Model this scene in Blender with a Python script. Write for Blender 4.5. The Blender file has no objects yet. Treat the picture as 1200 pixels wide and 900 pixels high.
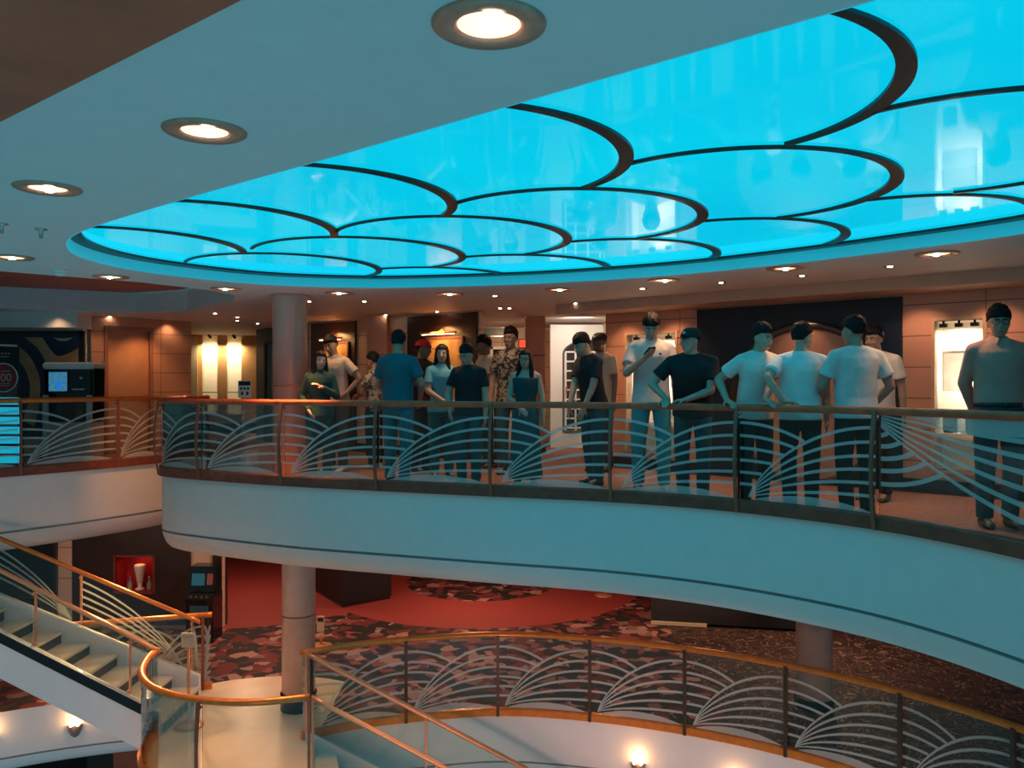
import bpy, bmesh, math, random
from mathutils import Vector, Matrix, noise
from mathutils.geometry import intersect_point_line
random.seed(7)
SC = bpy.context.scene
COL = SC.collection
PI = math.pi
V = Vector
F = 956.0            # focal length in pixels of the 1200 wide frame
EYE = 1.2            # eye height over the upper deck
HZ = 448.0

def at_depth(x, y, Y):
    return V(((x-600)/F*Y, Y, EYE-(y-HZ)/F*Y))
def at_height(x, y, z):
    Y = F*(EYE-z)/(y-HZ)
    return V(((x-600)/F*Y, Y, z))
def bearing(x, Y):
    return (x-600)/F*Y

# ------------------------------------------------------------------ materials
def nt(name):
    m = bpy.data.materials.new(name); m.use_nodes = True
    t = m.node_tree
    b = t.nodes['Principled BSDF']
    return m, t, b
def N(t, typ, **kw):
    n = t.nodes.new(typ)
    for k, v in kw.items():
        setattr(n, k, v)
    return n
def mat(name, col, rough=.6, metal=0, var=0.0, vscale=6, bump=0, bscale=40, emit=None, estr=1, coat=0, spec=.5):
    m, t, b = nt(name)
    c = (*col, 1)
    b.inputs['Base Color'].default_value = c
    b.inputs['Roughness'].default_value = rough
    b.inputs['Metallic'].default_value = metal
    b.inputs['Coat Weight'].default_value = coat
    b.inputs['Specular IOR Level'].default_value = spec
    if var or bump:
        tc = N(t, 'ShaderNodeTexCoord')
    if var:
        nz = N(t, 'ShaderNodeTexNoise'); nz.inputs['Scale'].default_value = vscale; nz.inputs['Detail'].default_value = 4
        t.links.new(tc.outputs['Object'], nz.inputs['Vector'])
        rp = N(t, 'ShaderNodeValToRGB')
        rp.color_ramp.elements[0].position = .3; rp.color_ramp.elements[1].position = .7
        rp.color_ramp.elements[0].color = (*[max(0, x*(1-var)) for x in col], 1)
        rp.color_ramp.elements[1].color = (*[min(1, x*(1+var)) for x in col], 1)
        t.links.new(nz.outputs['Fac'], rp.inputs['Fac'])
        t.links.new(rp.outputs['Color'], b.inputs['Base Color'])
    if bump:
        n2 = N(t, 'ShaderNodeTexNoise'); n2.inputs['Scale'].default_value = bscale; n2.inputs['Detail'].default_value = 3
        t.links.new(tc.outputs['Object'], n2.inputs['Vector'])
        bp = N(t, 'ShaderNodeBump'); bp.inputs['Strength'].default_value = bump; bp.inputs['Distance'].default_value = .02
        t.links.new(n2.outputs['Fac'], bp.inputs['Height']); t.links.new(bp.outputs['Normal'], b.inputs['Normal'])
    if emit:
        b.inputs['Emission Color'].default_value = (*emit, 1)
        b.inputs['Emission Strength'].default_value = estr
    return m

def glass_mat(name, tint, refl=.5):
    m, t, b = nt(name)
    t.nodes.remove(b)
    out = t.nodes['Material Output']
    tr = N(t, 'ShaderNodeBsdfTransparent'); tr.inputs['Color'].default_value = (*tint, 1)
    gl = N(t, 'ShaderNodeBsdfGlossy'); gl.inputs['Roughness'].default_value = .03; gl.inputs['Color'].default_value = (.9, .95, .95, 1)
    fr = N(t, 'ShaderNodeFresnel'); fr.inputs['IOR'].default_value = 1.42
    mu = N(t, 'ShaderNodeMath', operation='MULTIPLY'); mu.inputs[1].default_value = refl
    mx = N(t, 'ShaderNodeMixShader')
    t.links.new(fr.outputs[0], mu.inputs[0]); t.links.new(mu.outputs[0], mx.inputs[0])
    t.links.new(tr.outputs[0], mx.inputs[1]); t.links.new(gl.outputs[0], mx.inputs[2])
    t.links.new(mx.outputs[0], out.inputs['Surface'])
    return m
def frost_mat(name, col, alpha):
    m, t, b = nt(name)
    t.nodes.remove(b)
    out = t.nodes['Material Output']
    tr = N(t, 'ShaderNodeBsdfTransparent')
    di = N(t, 'ShaderNodeBsdfDiffuse'); di.inputs['Color'].default_value = (*col, 1)
    tl = N(t, 'ShaderNodeBsdfTranslucent'); tl.inputs['Color'].default_value = (*col, 1)
    m1 = N(t, 'ShaderNodeMixShader'); m1.inputs[0].default_value = .35
    m2 = N(t, 'ShaderNodeMixShader'); m2.inputs[0].default_value = alpha
    t.links.new(di.outputs[0], m1.inputs[1]); t.links.new(tl.outputs[0], m1.inputs[2])
    t.links.new(tr.outputs[0], m2.inputs[1]); t.links.new(m1.outputs[0], m2.inputs[2])
    t.links.new(m2.outputs[0], out.inputs['Surface'])
    return m
def panelled(name, col, seam, sp_z=.34, sp_u=1.2, rough=.35, var=.06):
    """wall cladding: flat panels separated by narrow darker seams (Object coordinates: x along, z up)"""
    m, t, b = nt(name)
    tc = N(t, 'ShaderNodeTexCoord'); sx = N(t, 'ShaderNodeSeparateXYZ')
    t.links.new(tc.outputs['Object'], sx.inputs[0])
    def line(sock, sp, w):
        d = N(t, 'ShaderNodeMath', operation='DIVIDE'); d.inputs[1].default_value = sp
        f = N(t, 'ShaderNodeMath', operation='FRACT'); l = N(t, 'ShaderNodeMath', operation='LESS_THAN'); l.inputs[1].default_value = w/sp
        t.links.new(sock, d.inputs[0]); t.links.new(d.outputs[0], f.inputs[0]); t.links.new(f.outputs[0], l.inputs[0])
        return l.outputs[0]
    mx = N(t, 'ShaderNodeMath', operation='MAXIMUM')
    t.links.new(line(sx.outputs['Z'], sp_z, .012), mx.inputs[0]); t.links.new(line(sx.outputs['X'], sp_u, .010), mx.inputs[1])
    nz = N(t, 'ShaderNodeTexNoise'); nz.inputs['Scale'].default_value = 2.5
    t.links.new(tc.outputs['Object'], nz.inputs['Vector'])
    rp = N(t, 'ShaderNodeValToRGB')
    rp.color_ramp.elements[0].color = (*[x*(1-var) for x in col], 1); rp.color_ramp.elements[1].color = (*[x*(1+var) for x in col], 1)
    t.links.new(nz.outputs['Fac'], rp.inputs['Fac'])
    mc = N(t, 'ShaderNodeMix', data_type='RGBA')
    t.links.new(mx.outputs[0], mc.inputs[0]); t.links.new(rp.outputs['Color'], mc.inputs[6]); mc.inputs[7].default_value = (*seam, 1)
    t.links.new(mc.outputs[2], b.inputs['Base Color']); b.inputs['Roughness'].default_value = rough
    return m

M = {}
M['ceiling'] = mat('ceiling_paint', (.78, .78, .77), .55, var=.02)
M['white'] = mat('white_paint', (.82, .80, .77), .5, var=.02)
M['fascia'] = mat('fascia_paint', (.78, .75, .73), .45, var=.02)
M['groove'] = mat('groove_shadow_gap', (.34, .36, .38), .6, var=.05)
M['bronze_ceiling'] = mat('bronze_ceiling_panel', (.62, .13, .07), .5, metal=.0, var=.15, vscale=3)
M['peach'] = panelled('peach_cladding', (.62, .32, .21), (.22, .09, .05))
M['peach_plain'] = mat('peach_paint', (.62, .33, .22), .4, var=.04)
M['cream_clad'] = panelled('cream_cladding', (.66, .46, .34), (.2, .12, .08), sp_z=.5, sp_u=3)
M['navy'] = mat('navy_panel', (.006, .012, .027), .5, var=.1)
M['brown_wall'] = mat('dark_brown_veneer', (.035, .014, .009), .35, var=.25, vscale=4)
M['dark'] = mat('near_black', (.008, .007, .007), .5, var=.1)
M['black_gloss'] = mat('black_gloss', (.010, .010, .011), .15, var=.1)
M['skirting'] = mat('dark_skirting', (.02, .012, .01), .3, var=.15)
M['copper'] = mat('copper_wood_rail', (.58, .10, .045), .42, metal=0, var=.2, vscale=9, spec=.25)
M['brass'] = mat('polished_brass', (.78, .23, .045), .3, metal=.35, var=.12, vscale=10, spec=.4)
M['brassp'] = mat('pale_brass', (.72, .32, .16), .3, metal=.4, var=.06, spec=.4)
M['bronze'] = mat('bronze_post', (.30, .10, .06), .4, metal=.25, var=.15)
M['bronze_dark'] = mat('dark_bronze_post', (.085, .05, .036), .35, metal=.4, var=.15)
M['base_wood'] = mat('bronze_base_rail', (.22, .055, .032), .5, metal=0, var=.25, vscale=8)
M['glass'] = glass_mat('balustrade_glass', (.90, .955, .95), .85)
M['frost'] = frost_mat('frosted_etching', (.80, .84, .82), .37)
M['steel'] = mat('brushed_steel', (.55, .5, .47), .25, metal=1, var=.05)
M['lens'] = mat('lit_lamp_lens', (.9, .8, .7), .3, emit=(1, .62, .40), estr=1.7)
M['lens_hot'] = mat('lit_lamp_bulb', (.9, .8, .7), .3, emit=(1, .80, .6), estr=30)
M['ring'] = mat('bronze_trim_ring', (.60, .33, .23), .35, metal=.35, var=.12, vscale=20)
M['tread'] = mat('cream_stair_marble', (.74, .60, .44), .22, var=.08, vscale=5, coat=.2)
M['landing'] = mat('cream_landing_marble', (.78, .60, .42), .3, var=.07, vscale=3, spec=.4)
M['riser'] = mat('dark_riser', (.06, .055, .055), .3, var=.2)
M['marble'] = mat('pale_marble_column', (.66, .50, .44), .28, var=.10, vscale=5)
M['column'] = mat('column_lacquer', (.56, .38, .31), .25, var=.04, coat=.3)
M['upper_floor'] = mat('terracotta_carpet', (.30, .12, .085), .8, var=.22, vscale=14, bump=.15, bscale=120)
M['cyan'] = mat('cyan_reflection_glow', (.05, .3, .4), .3, emit=(.01, .42, .62), estr=.9)  # glow that stands in for cyan reflections in the glass

# carpet of the lower deck: leafy mosaic with plain red rings
def carpet():
    m, t, b = nt('mosaic_carpet')
    g = N(t, 'ShaderNodeNewGeometry')
    mp = N(t, 'ShaderNodeMapping'); mp.inputs['Scale'].default_value = (1.0, 1.0, 1)
    t.links.new(g.outputs['Position'], mp.inputs['Vector'])
    nd = N(t, 'ShaderNodeTexNoise'); nd.inputs['Scale'].default_value = 3.0; nd.inputs['Detail'].default_value = 2
    t.links.new(mp.outputs[0], nd.inputs['Vector'])
    ad = N(t, 'ShaderNodeMix', data_type='RGBA'); ad.blend_type = 'LINEAR_LIGHT'; ad.inputs[0].default_value = .16
    t.links.new(mp.outputs[0], ad.inputs[6]); t.links.new(nd.outputs['Color'], ad.inputs[7])
    n1 = N(t, 'ShaderNodeTexVoronoi'); n1.inputs['Scale'].default_value = 6.0
    t.links.new(ad.outputs[2], n1.inputs['Vector'])
    sp_ = N(t, 'ShaderNodeSeparateColor'); t.links.new(n1.outputs['Color'], sp_.inputs[0])
    rp = N(t, 'ShaderNodeValToRGB'); rp.color_ramp.interpolation = 'CONSTANT'
    e = rp.color_ramp.elements
    e[0].position = 0; e[0].color = (.012, .006, .007, 1)
    e[1].position = .42; e[1].color = (.13, .014, .013, 1)
    for p, c in ((.62, (.24, .05, .045, 1)), (.72, (.36, .18, .155, 1)), (.84, (.05, .015, .014, 1)), (.92, (.20, .10, .085, 1))):
        k = e.new(p); k.color = c
    t.links.new(sp_.outputs[0], rp.inputs['Fac'])
    # dark brown marbled zone to the right
    n2 = N(t, 'ShaderNodeTexNoise'); n2.inputs['Scale'].default_value = 3.2; n2.inputs['Detail'].default_value = 6; n2.inputs['Distortion'].default_value = 1.8
    t.links.new(g.outputs['Position'], n2.inputs['Vector'])
    r2 = N(t, 'ShaderNodeValToRGB')
    q = r2.color_ramp.elements
    q[0].position = .0; q[0].color = (.018, .008, .006, 1); q[1].position = 1; q[1].color = (.03, .012, .009, 1)
    for p, c in ((.482, (.03, .012, .009, 1)), (.497, (.50, .30, .22, 1)), (.51, (.03, .012, .009, 1)), (.6, (.06, .022, .015, 1))):
        k = q.new(p); k.color = c
    t.links.new(n2.outputs['Fac'], r2.inputs['Fac'])
    def dist(c):
        d = N(t, 'ShaderNodeVectorMath', operation='DISTANCE'); d.inputs[1].default_value = (c[0], c[1], -2.8)
        t.links.new(g.outputs['Position'], d.inputs[0]); return d.outputs['Value']
    def less(s, v):
        l = N(t, 'ShaderNodeMath', operation='LESS_THAN'); l.inputs[1].default_value = v; t.links.new(s, l.inputs[0]); return l.outputs[0]
    def op(o, a, c):
        n = N(t, 'ShaderNodeMath', operation=o); t.links.new(a, n.inputs[0]); t.links.new(c, n.inputs[1]); return n.outputs[0]
    da = dist((-.6, 16.4))
    ring = op('SUBTRACT', less(da, 3.15), less(da, 1.5))
    db = dist((-5.2, 16.6))
    red = op('MAXIMUM', ring, op('SUBTRACT', less(db, 3.4), less(da, 3.15)))
    sx = N(t, 'ShaderNodeSeparateXYZ'); t.links.new(g.outputs['Position'], sx.inputs[0])
    rt = N(t, 'ShaderNodeMath', operation='GREATER_THAN'); rt.inputs[1].default_value = 2.55; t.links.new(sx.outputs[0], rt.inputs[0])
    def mix(f, a, c):
        k = N(t, 'ShaderNodeMix', data_type='RGBA'); t.links.new(f, k.inputs[0])
        for i, s in ((6, a), (7, c)):
            if isinstance(s, tuple): k.inputs[i].default_value = s
            else: t.links.new(s, k.inputs[i])
        return k.outputs[2]
    c = mix(rt.outputs[0], rp.outputs['Color'], r2.outputs['Color'])
    c = mix(red, c, (.30, .036, .030, 1))
    t.links.new(c, b.inputs['Base Color']); b.inputs['Roughness'].default_value = .75
    return m
M['carpet'] = carpet()

# ------------------------------------------------------------------ mesh helpers
def link(o, parent=None):
    COL.objects.link(o)
    if parent is not None:
        o.parent = parent
    return o
def build(name, bm, material, parent=None, smooth=False, recalc=True):
    if recalc:
        bmesh.ops.recalc_face_normals(bm, faces=bm.faces[:])
    me = bpy.data.meshes.new(name); bm.to_mesh(me); bm.free()
    for m in (material if isinstance(material, (list, tuple)) else [material]):
        me.materials.append(m)
    if smooth:
        for p in me.polygons: p.use_smooth = True
    return link(bpy.data.objects.new(name, me), parent)
def tag(o, label, cat, group=None):
    o['label'] = label; o['category'] = cat
    if group: o['group'] = group
    return o
def struct(o):
    o['kind'] = 'structure'; return o
def empty(name, loc=(0, 0, 0), rz=0):
    o = bpy.data.objects.new(name, None); o.empty_display_size = .1
    o.location = loc; o.rotation_euler.z = rz
    return link(o)
def box(bm, c, size, rot=None, mi=0):
    r = bmesh.ops.create_cube(bm, size=1)
    Mx = Matrix.Translation(c) @ (rot.to_4x4() if rot else Matrix()) @ Matrix.Diagonal((*size, 1))
    bmesh.ops.transform(bm, matrix=Mx, verts=r['verts'])
    for f in {f for v in r['verts'] for f in v.link_faces}: f.material_index = mi
    return r['verts']
def frame_of(d, up=V((0, 0, 1))):
    d = d.normalized()
    a = d.cross(up)
    if a.length < 1e-4: a = d.cross(V((0, 1, 0)))
    a.normalize()
    return a, a.cross(d).normalized()
def loft(bm, rings, n=16, closed_ends=True, mi=0):
    """rings: (centre, axis_a, axis_b, ra, rb)"""
    R = []
    for c, a, b, ra, rb in rings:
        R.append([bm.verts.new(c + a*math.cos(2*PI*k/n)*ra + b*math.sin(2*PI*k/n)*rb) for k in range(n)])
    fs = []
    for p, q in zip(R, R[1:]):
        for k in range(n):
            fs.append(bm.faces.new((p[k], p[(k+1) % n], q[(k+1) % n], q[k])))
    if closed_ends:
        fs.append(bm.faces.new(R[0][::-1])); fs.append(bm.faces.new(R[-1]))
    for f in fs: f.material_index = mi
    return R
def capsule(bm, p, q, rp, rq, n=10, flat=False):
    d = (q-p)
    if d.length < 1e-6: d = V((0, 0, 1e-4))
    u = d.normalized(); a, b = frame_of(u)
    rings = []
    if not flat:
        for th in (75, 45, 20): rings.append((p-u*rp*math.sin(math.radians(th)), a, b, rp*math.cos(math.radians(th)), rp*math.cos(math.radians(th))))
    rings += [(p, a, b, rp, rp), (q, a, b, rq, rq)]
    if not flat:
        for th in (20, 45, 75): rings.append((q+u*rq*math.sin(math.radians(th)), a, b, rq*math.cos(math.radians(th)), rq*math.cos(math.radians(th))))
    loft(bm, rings, n)
def cyl(bm, p, q, r, r2=None, n=20, mi=0):
    a, b = frame_of(q-p); r2 = r if r2 is None else r2
    loft(bm, [(p, a, b, r, r), (q, a, b, r2, r2)], n, mi=mi)
def ellipsoid(bm, c, r, rot=None, seg=16, rings=10):
    s = bmesh.ops.create_uvsphere(bm, u_segments=seg, v_segments=rings, radius=1)
    Mx = Matrix.Translation(c) @ (rot.to_4x4() if rot else Matrix()) @ Matrix.Diagonal((*r, 1))
    bmesh.ops.transform(bm, matrix=Mx, verts=s['verts'])
    return s['verts']
def lathe(bm, prof, c=V((0, 0, 0)), n=28, mi=0):
    """prof: (radius, z)"""
    X, Y = V((1, 0, 0)), V((0, 1, 0))
    loft(bm, [(c+V((0, 0, z)), X, Y, max(r, .0005), max(r, .0005)) for r, z in prof], n, mi=mi)
def sweep(bm, pts, prof, closed=False, mi=0, cap=True):
    """sweep a closed (side, up) profile along 3D points, keeping the profile upright"""
    n = len(pts); R = []
    for i, p in enumerate(pts):
        if closed: t = pts[(i+1) % n]-pts[i-1]
        else: t = pts[min(i+1, n-1)]-pts[max(i-1, 0)]
        h = V((t.x, t.y, 0))
        h = h.normalized() if h.length > 1e-6 else V((1, 0, 0))
        s = V((h.y, -h.x, 0))          # right-hand side of the walk
        R.append([bm.verts.new(p + s*a + V((0, 0, b))) for a, b in prof])
    m = len(prof); fs = []
    rng = range(n) if closed else range(n-1)
    for i in rng:
        p, q = R[i], R[(i+1) % n]
        for k in range(m):
            fs.append(bm.faces.new((p[k], p[(k+1) % m], q[(k+1) % m], q[k])))
    if not closed and cap:
        fs.append(bm.faces.new(R[0][::-1])); fs.append(bm.faces.new(R[-1]))
    for f in fs: f.material_index = mi
def strip(bm, pts, prof, mi=0, mis=None, groups=None):
    """open profile swept along the points (a skin)"""
    n = len(pts)
    for grp in (groups or [list(range(len(prof)))]):
        R = []
        for i, p in enumerate(pts):
            t = pts[min(i+1, n-1)]-pts[max(i-1, 0)]
            h = V((t.x, t.y, 0)).normalized(); s = V((h.y, -h.x, 0))
            R.append([bm.verts.new(p + s*prof[g][0] + V((0, 0, prof[g][1]))) for g in grp])
        for p, q in zip(R, R[1:]):
            for k in range(len(grp)-1):
                f = bm.faces.new((p[k], p[k+1], q[k+1], q[k])); f.material_index = mis[grp[k]] if mis else mi; f.smooth = True
def catmull(P, per=10, closed=False):
    P = [V(p) for p in P]; n = len(P); out = []
    rng = n if closed else n-1
    for i in range(rng):
        if closed: p0, p1, p2, p3 = P[i-1], P[i], P[(i+1) % n], P[(i+2) % n]
        else:
            p1, p2 = P[i], P[i+1]; p0 = P[i-1] if i else p1*2-p2; p3 = P[i+2] if i+2 < n else p2*2-p1
        for k in range(per):
            t = k/per
            out.append(.5*((2*p1)+(p2-p0)*t+(2*p0-5*p1+4*p2-p3)*t*t+(3*p1-p0-3*p2+p3)*t**3))
    if not closed: out.append(P[-1].copy())
    return out
def fill(bm, loops, conv=lambda p: V((p[0], p[1], 0))):
    es = []
    for L in loops:
        vs = [bm.verts.new(conv(p)) for p in L]
        es += [bm.edges.new((vs[i], vs[(i+1) % len(vs)])) for i in range(len(vs))]
    r = bmesh.ops.triangle_fill(bm, use_beauty=True, use_dissolve=False, edges=es)
    return [g for g in r['geom'] if isinstance(g, bmesh.types.BMFace)]
def thicken(bm, faces, vec):
    r = bmesh.ops.extrude_face_region(bm, geom=faces)
    bmesh.ops.translate(bm, verts=[g for g in r['geom'] if isinstance(g, bmesh.types.BMVert)], vec=vec)
def inside(p, poly):
    c = False; n = len(poly)
    for i in range(n):
        a, b = poly[i], poly[i-1]
        if (a[1] > p[1]) != (b[1] > p[1]) and p[0] < (b[0]-a[0])*(p[1]-a[1])/(b[1]-a[1])+a[0]: c = not c
    return c
def text_mesh(name, s, size, material, parent, loc, rot, extrude=.002):
    cu = bpy.data.curves.new(name, 'FONT'); cu.body = s; cu.size = size; cu.extrude = extrude
    cu.align_x = 'CENTER'; cu.align_y = 'CENTER'
    tmp = bpy.data.objects.new(name+'_tmp', cu); COL.objects.link(tmp)
    bpy.context.view_layer.update()
    me = bpy.data.meshes.new_from_object(tmp.evaluated_get(bpy.context.evaluated_depsgraph_get()))
    bpy.data.objects.remove(tmp)
    me.materials.clear(); me.materials.append(material)
    o = bpy.data.objects.new(name, me); link(o, parent); o.location = loc; o.rotation_euler = rot
    return o
class Wall:
    """a vertical plane: u along, z up, w towards the viewer"""
    def __init__(s, a, b):
        s.a = V((a[0], a[1], 0)); d = V((b[0], b[1], 0))-s.a; s.len = d.length; s.d = d.normalized()
        s.n = V((s.d.y, -s.d.x, 0))
        if s.n.dot(-s.a) < 0: s.n = -s.n
        s.rz = math.atan2(s.d.y, s.d.x)
    def p(s, u, z, w=0): return s.a+s.d*u+s.n*w+V((0, 0, z))
    def u_at(s, x):
        k = (x-600)/F
        return (k*s.a.y-s.a.x)/(s.d.x-k*s.d.y)
    def z_at(s, x, y):
        q = s.p(s.u_at(x), 0); return EYE-(y-HZ)/F*q.y
    def obj(s, name, loops, material, parent=None, thick=.12, w=0):
        """(u, z) outline with holes; the object's own axes lie along the wall"""
        bm = bmesh.new(); fs = fill(bm, loops, lambda p: V((p[0], 0, p[1])))
        thicken(bm, fs, V((0, thick, 0)))
        o = build(name, bm, material, None)
        o.location = s.a + s.n*w
        # local y points away from the viewer
        X, Yv = s.d, -s.n
        o.matrix_world = Matrix(((X.x, Yv.x, 0, o.location.x), (X.y, Yv.y, 0, o.location.y), (0, 0, 1, 0), (0, 0, 0, 1)))
        if parent is not None:
            bpy.context.view_layer.update()
            o.parent = parent; o.matrix_parent_inverse = parent.matrix_world.inverted()
        return o
    def mat4(s, u, z, w=0):
        X, Yv, q = s.d, -s.n, s.p(u, z, w)
        return Matrix(((X.x, Yv.x, 0, q.x), (X.y, Yv.y, 0, q.y), (0, 0, 1, q.z), (0, 0, 0, 1)))
    def empty(s, name, u, z, w=0):
        o = empty(name); o.matrix_world = s.mat4(u, z, w); return o
def rect(u0, z0, u1, z1): return [(u0, z0), (u1, z0), (u1, z1), (u0, z1)]
def light(kind, name, loc, energy, col, size=.1, aim=None, angle=100, blend=.6):
    l = bpy.data.lights.new(name, kind); l.energy = energy; l.color = col
    if kind == 'AREA': l.shape = 'DISK'; l.size = size
    elif kind == 'SPOT': l.spot_size = math.radians(angle); l.spot_blend = blend; l.shadow_soft_size = size
    else: l.shadow_soft_size = size
    o = bpy.data.objects.new(name, l); COL.objects.link(o); o.location = loc
    if aim is not None:
        o.rotation_euler = (V(aim)-V(loc)).to_track_quat('-Z', 'Y').to_euler()
    return o
WARM = (1, .58, .30)
# ------------------------------------------------------------------ plan curves
ZL = -2.8                      # lower deck
main_pts = [(-4.74, 12.7, 0), (-4.69, 11.9, 0), (-4.63, 11.1, 0), (-4.55, 10.62, 0), (-4.33, 10.36, 0), (-3.83, 10.06, 0), (-2.56, 9.44, 0), (-1.15, 8.93, 0), (-.2, 8.60, 0), (1.0, 8.2, 0),
            (2.05, 7.6, 0), (2.97, 6.68, 0), (3.48, 5.6, 0), (3.72, 4.4, 0), (3.8, 3.2, 0)]
left_pts = [(-8.2, 7.6, 0), (-7.2, 9.3, 0), (-6.35, 10.45, 0), (-5.83, 11.15, 0), (-5.32, 12.0, 0), (-5.02, 12.7, 0)]
low_pts = [(-2.36, 9.13, ZL), (-1.85, 9.42, ZL), (-1.25, 9.62, ZL), (-.17, 9.82, ZL), (.92, 9.66, ZL), (2.0, 9.28, ZL), (2.99, 8.72, ZL), (3.85, 7.95, ZL), (4.48, 7.1, ZL), (5.0, 6.1, ZL), (5.3, 5.0, ZL)]
lowleft_pts = [(-8.2, 8.4, ZL), (-7.2, 9.3, ZL), (-6.2, 9.88, ZL), (-5.5, 10.2, ZL), (-4.8, 10.42, ZL), (-4.3, 10.5, ZL)]
land_pts = [(-4.02, 9.25, ZL), (-4.0, 8.95, ZL), (-3.86, 8.5, ZL), (-3.6, 8.14, ZL), (-3.25, 7.90, ZL), (-2.84, 7.76, ZL), (-2.42, 7.74, ZL), (-1.95, 7.86, ZL)]
MAIN, LEFT, LOW, LOWL, LAND = [catmull(p, 8) for p in (main_pts, left_pts, low_pts, lowleft_pts, land_pts)]

# ------------------------------------------------------------------ floors and slabs
def slab(name, outline, z, th, material):
    bm = bmesh.new(); fs = fill(bm, [outline], lambda p: V((p[0], p[1], z)))
    thicken(bm, fs, V((0, 0, -th)))
    return struct(build(name, bm, material))
up_out = [tuple(p.xy) for p in LEFT] + [tuple(p.xy) for p in MAIN] + [(12, 3.2), (12, 26), (-14, 26), (-14, 7.6)]
slab('floor_upper', up_out, 0, .06, M['upper_floor'])
lo_out = [tuple(p.xy) for p in LOWL] + [tuple(p.xy) for p in LAND] + [tuple(p.xy) for p in LOW] + [(12, 5), (12, 26), (-14, 26), (-14, 8.4)]
slab('floor_lower', lo_out, ZL, .06, M['carpet'])
c0 = V((-3.05, 9.35))
arc = [(c0.x+1.74*math.cos(math.radians(a)), c0.y+1.74*math.sin(math.radians(a))) for a in range(62, 150, 4)]
slab('floor_landing', [tuple(p.xy) for p in LAND] + [(-2.2, 9.1)] + arc + [(-4.3, 9.3)], ZL+.006, .006, M['landing'])
slab('floor_atrium', [(-14, 9.4), (12, 9.4), (12, 26), (-14, 26)], -6.2, .06, mat('atrium_base_carpet', (.10, .03, .025), .7, var=.3, vscale=2))
# ceiling of the lower deck
def inset(P, d):
    out = []
    for i, p in enumerate(P):
        t = P[min(i+1, len(P)-1)]-P[max(i-1, 0)]; h = V((t.x, t.y, 0)).normalized(); s = V((h.y, -h.x, 0))
        out.append(p-s*d)
    return out
def inset_out(loops, tail): 
    o_ = []
    for L in loops: o_ += [tuple(p.xy) for p in inset(L, .2)]
    return o_+tail
slab('ceiling_lower', inset_out([LEFT[4:-4], MAIN[10:]], [(12, 3.2), (12, 26), (-14, 26), (-14, 9.0)]), -.5, .04, M['white'])
slab('ceiling_base', inset_out([LOWL[:-6], LOW[3:]], [(12, 5), (12, 26), (-14, 26), (-14, 9.0)]), ZL-.5, .04, M['white'])

# fascias: plaster skirts of the galleries, with a shadow groove and a rounded foot
def fascia(name, P, zs=1.0):
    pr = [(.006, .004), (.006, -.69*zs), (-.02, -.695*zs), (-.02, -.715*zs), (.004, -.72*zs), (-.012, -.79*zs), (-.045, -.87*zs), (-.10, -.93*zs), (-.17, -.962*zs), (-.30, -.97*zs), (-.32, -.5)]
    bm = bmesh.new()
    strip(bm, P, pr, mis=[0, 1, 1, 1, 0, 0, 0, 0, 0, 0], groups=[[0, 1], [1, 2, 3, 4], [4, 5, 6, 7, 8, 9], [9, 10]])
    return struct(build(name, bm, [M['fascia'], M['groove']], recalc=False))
# the strip profile takes +side as the right-hand side of the walk = the void side here
def void_right(P):
    t = P[len(P)//2+1]-P[len(P)//2]; s = V((t.y, -t.x, 0))
    return P if s.dot(V((0, 3, 0))-P[len(P)//2]) > 0 else P[::-1]
fascia('trim_gallery_fascia', void_right(MAIN))
fascia('trim_side_gallery_fascia', void_right(LEFT))
fascia('trim_lower_gallery_fascia', void_right(LOW), .8)
fascia('trim_lower_side_fascia', void_right(LOWL), .8)
fascia('trim_landing_fascia', void_right(LAND), .8)

# ------------------------------------------------------------------ balustrades
class Path:
    def __init__(s, P):
        s.P = [V(p) for p in P]; s.S = [0]
        for a, b in zip(P, P[1:]): s.S.append(s.S[-1]+(V((b.x-a.x, b.y-a.y, 0))).length)
        s.L = s.S[-1]
    def at(s, q):
        q = min(max(q, 0), s.L)
        for i in range(len(s.S)-1):
            if q <= s.S[i+1] or i == len(s.S)-2:
                t = (q-s.S[i])/max(1e-9, s.S[i+1]-s.S[i]); return s.P[i].lerp(s.P[i+1], t)
    def tan(s, q):
        d = s.at(q+.03)-s.at(q-.03); return d.normalized()
    def side(s, q):
        t = s.tan(q); return V((t.y, -t.x, 0)).normalized()
    def bearing(s, x):
        """arc length where the path lies on the sight line x"""
        best, bq = 1e9, 0
        for i in range(1201):
            q = s.L*i/1200; p = s.at(q)
            if p.y < .3: continue
            e = abs(600+F*p.x/p.y-x)
            if e < best: best, bq = e, q
        return bq
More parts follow.
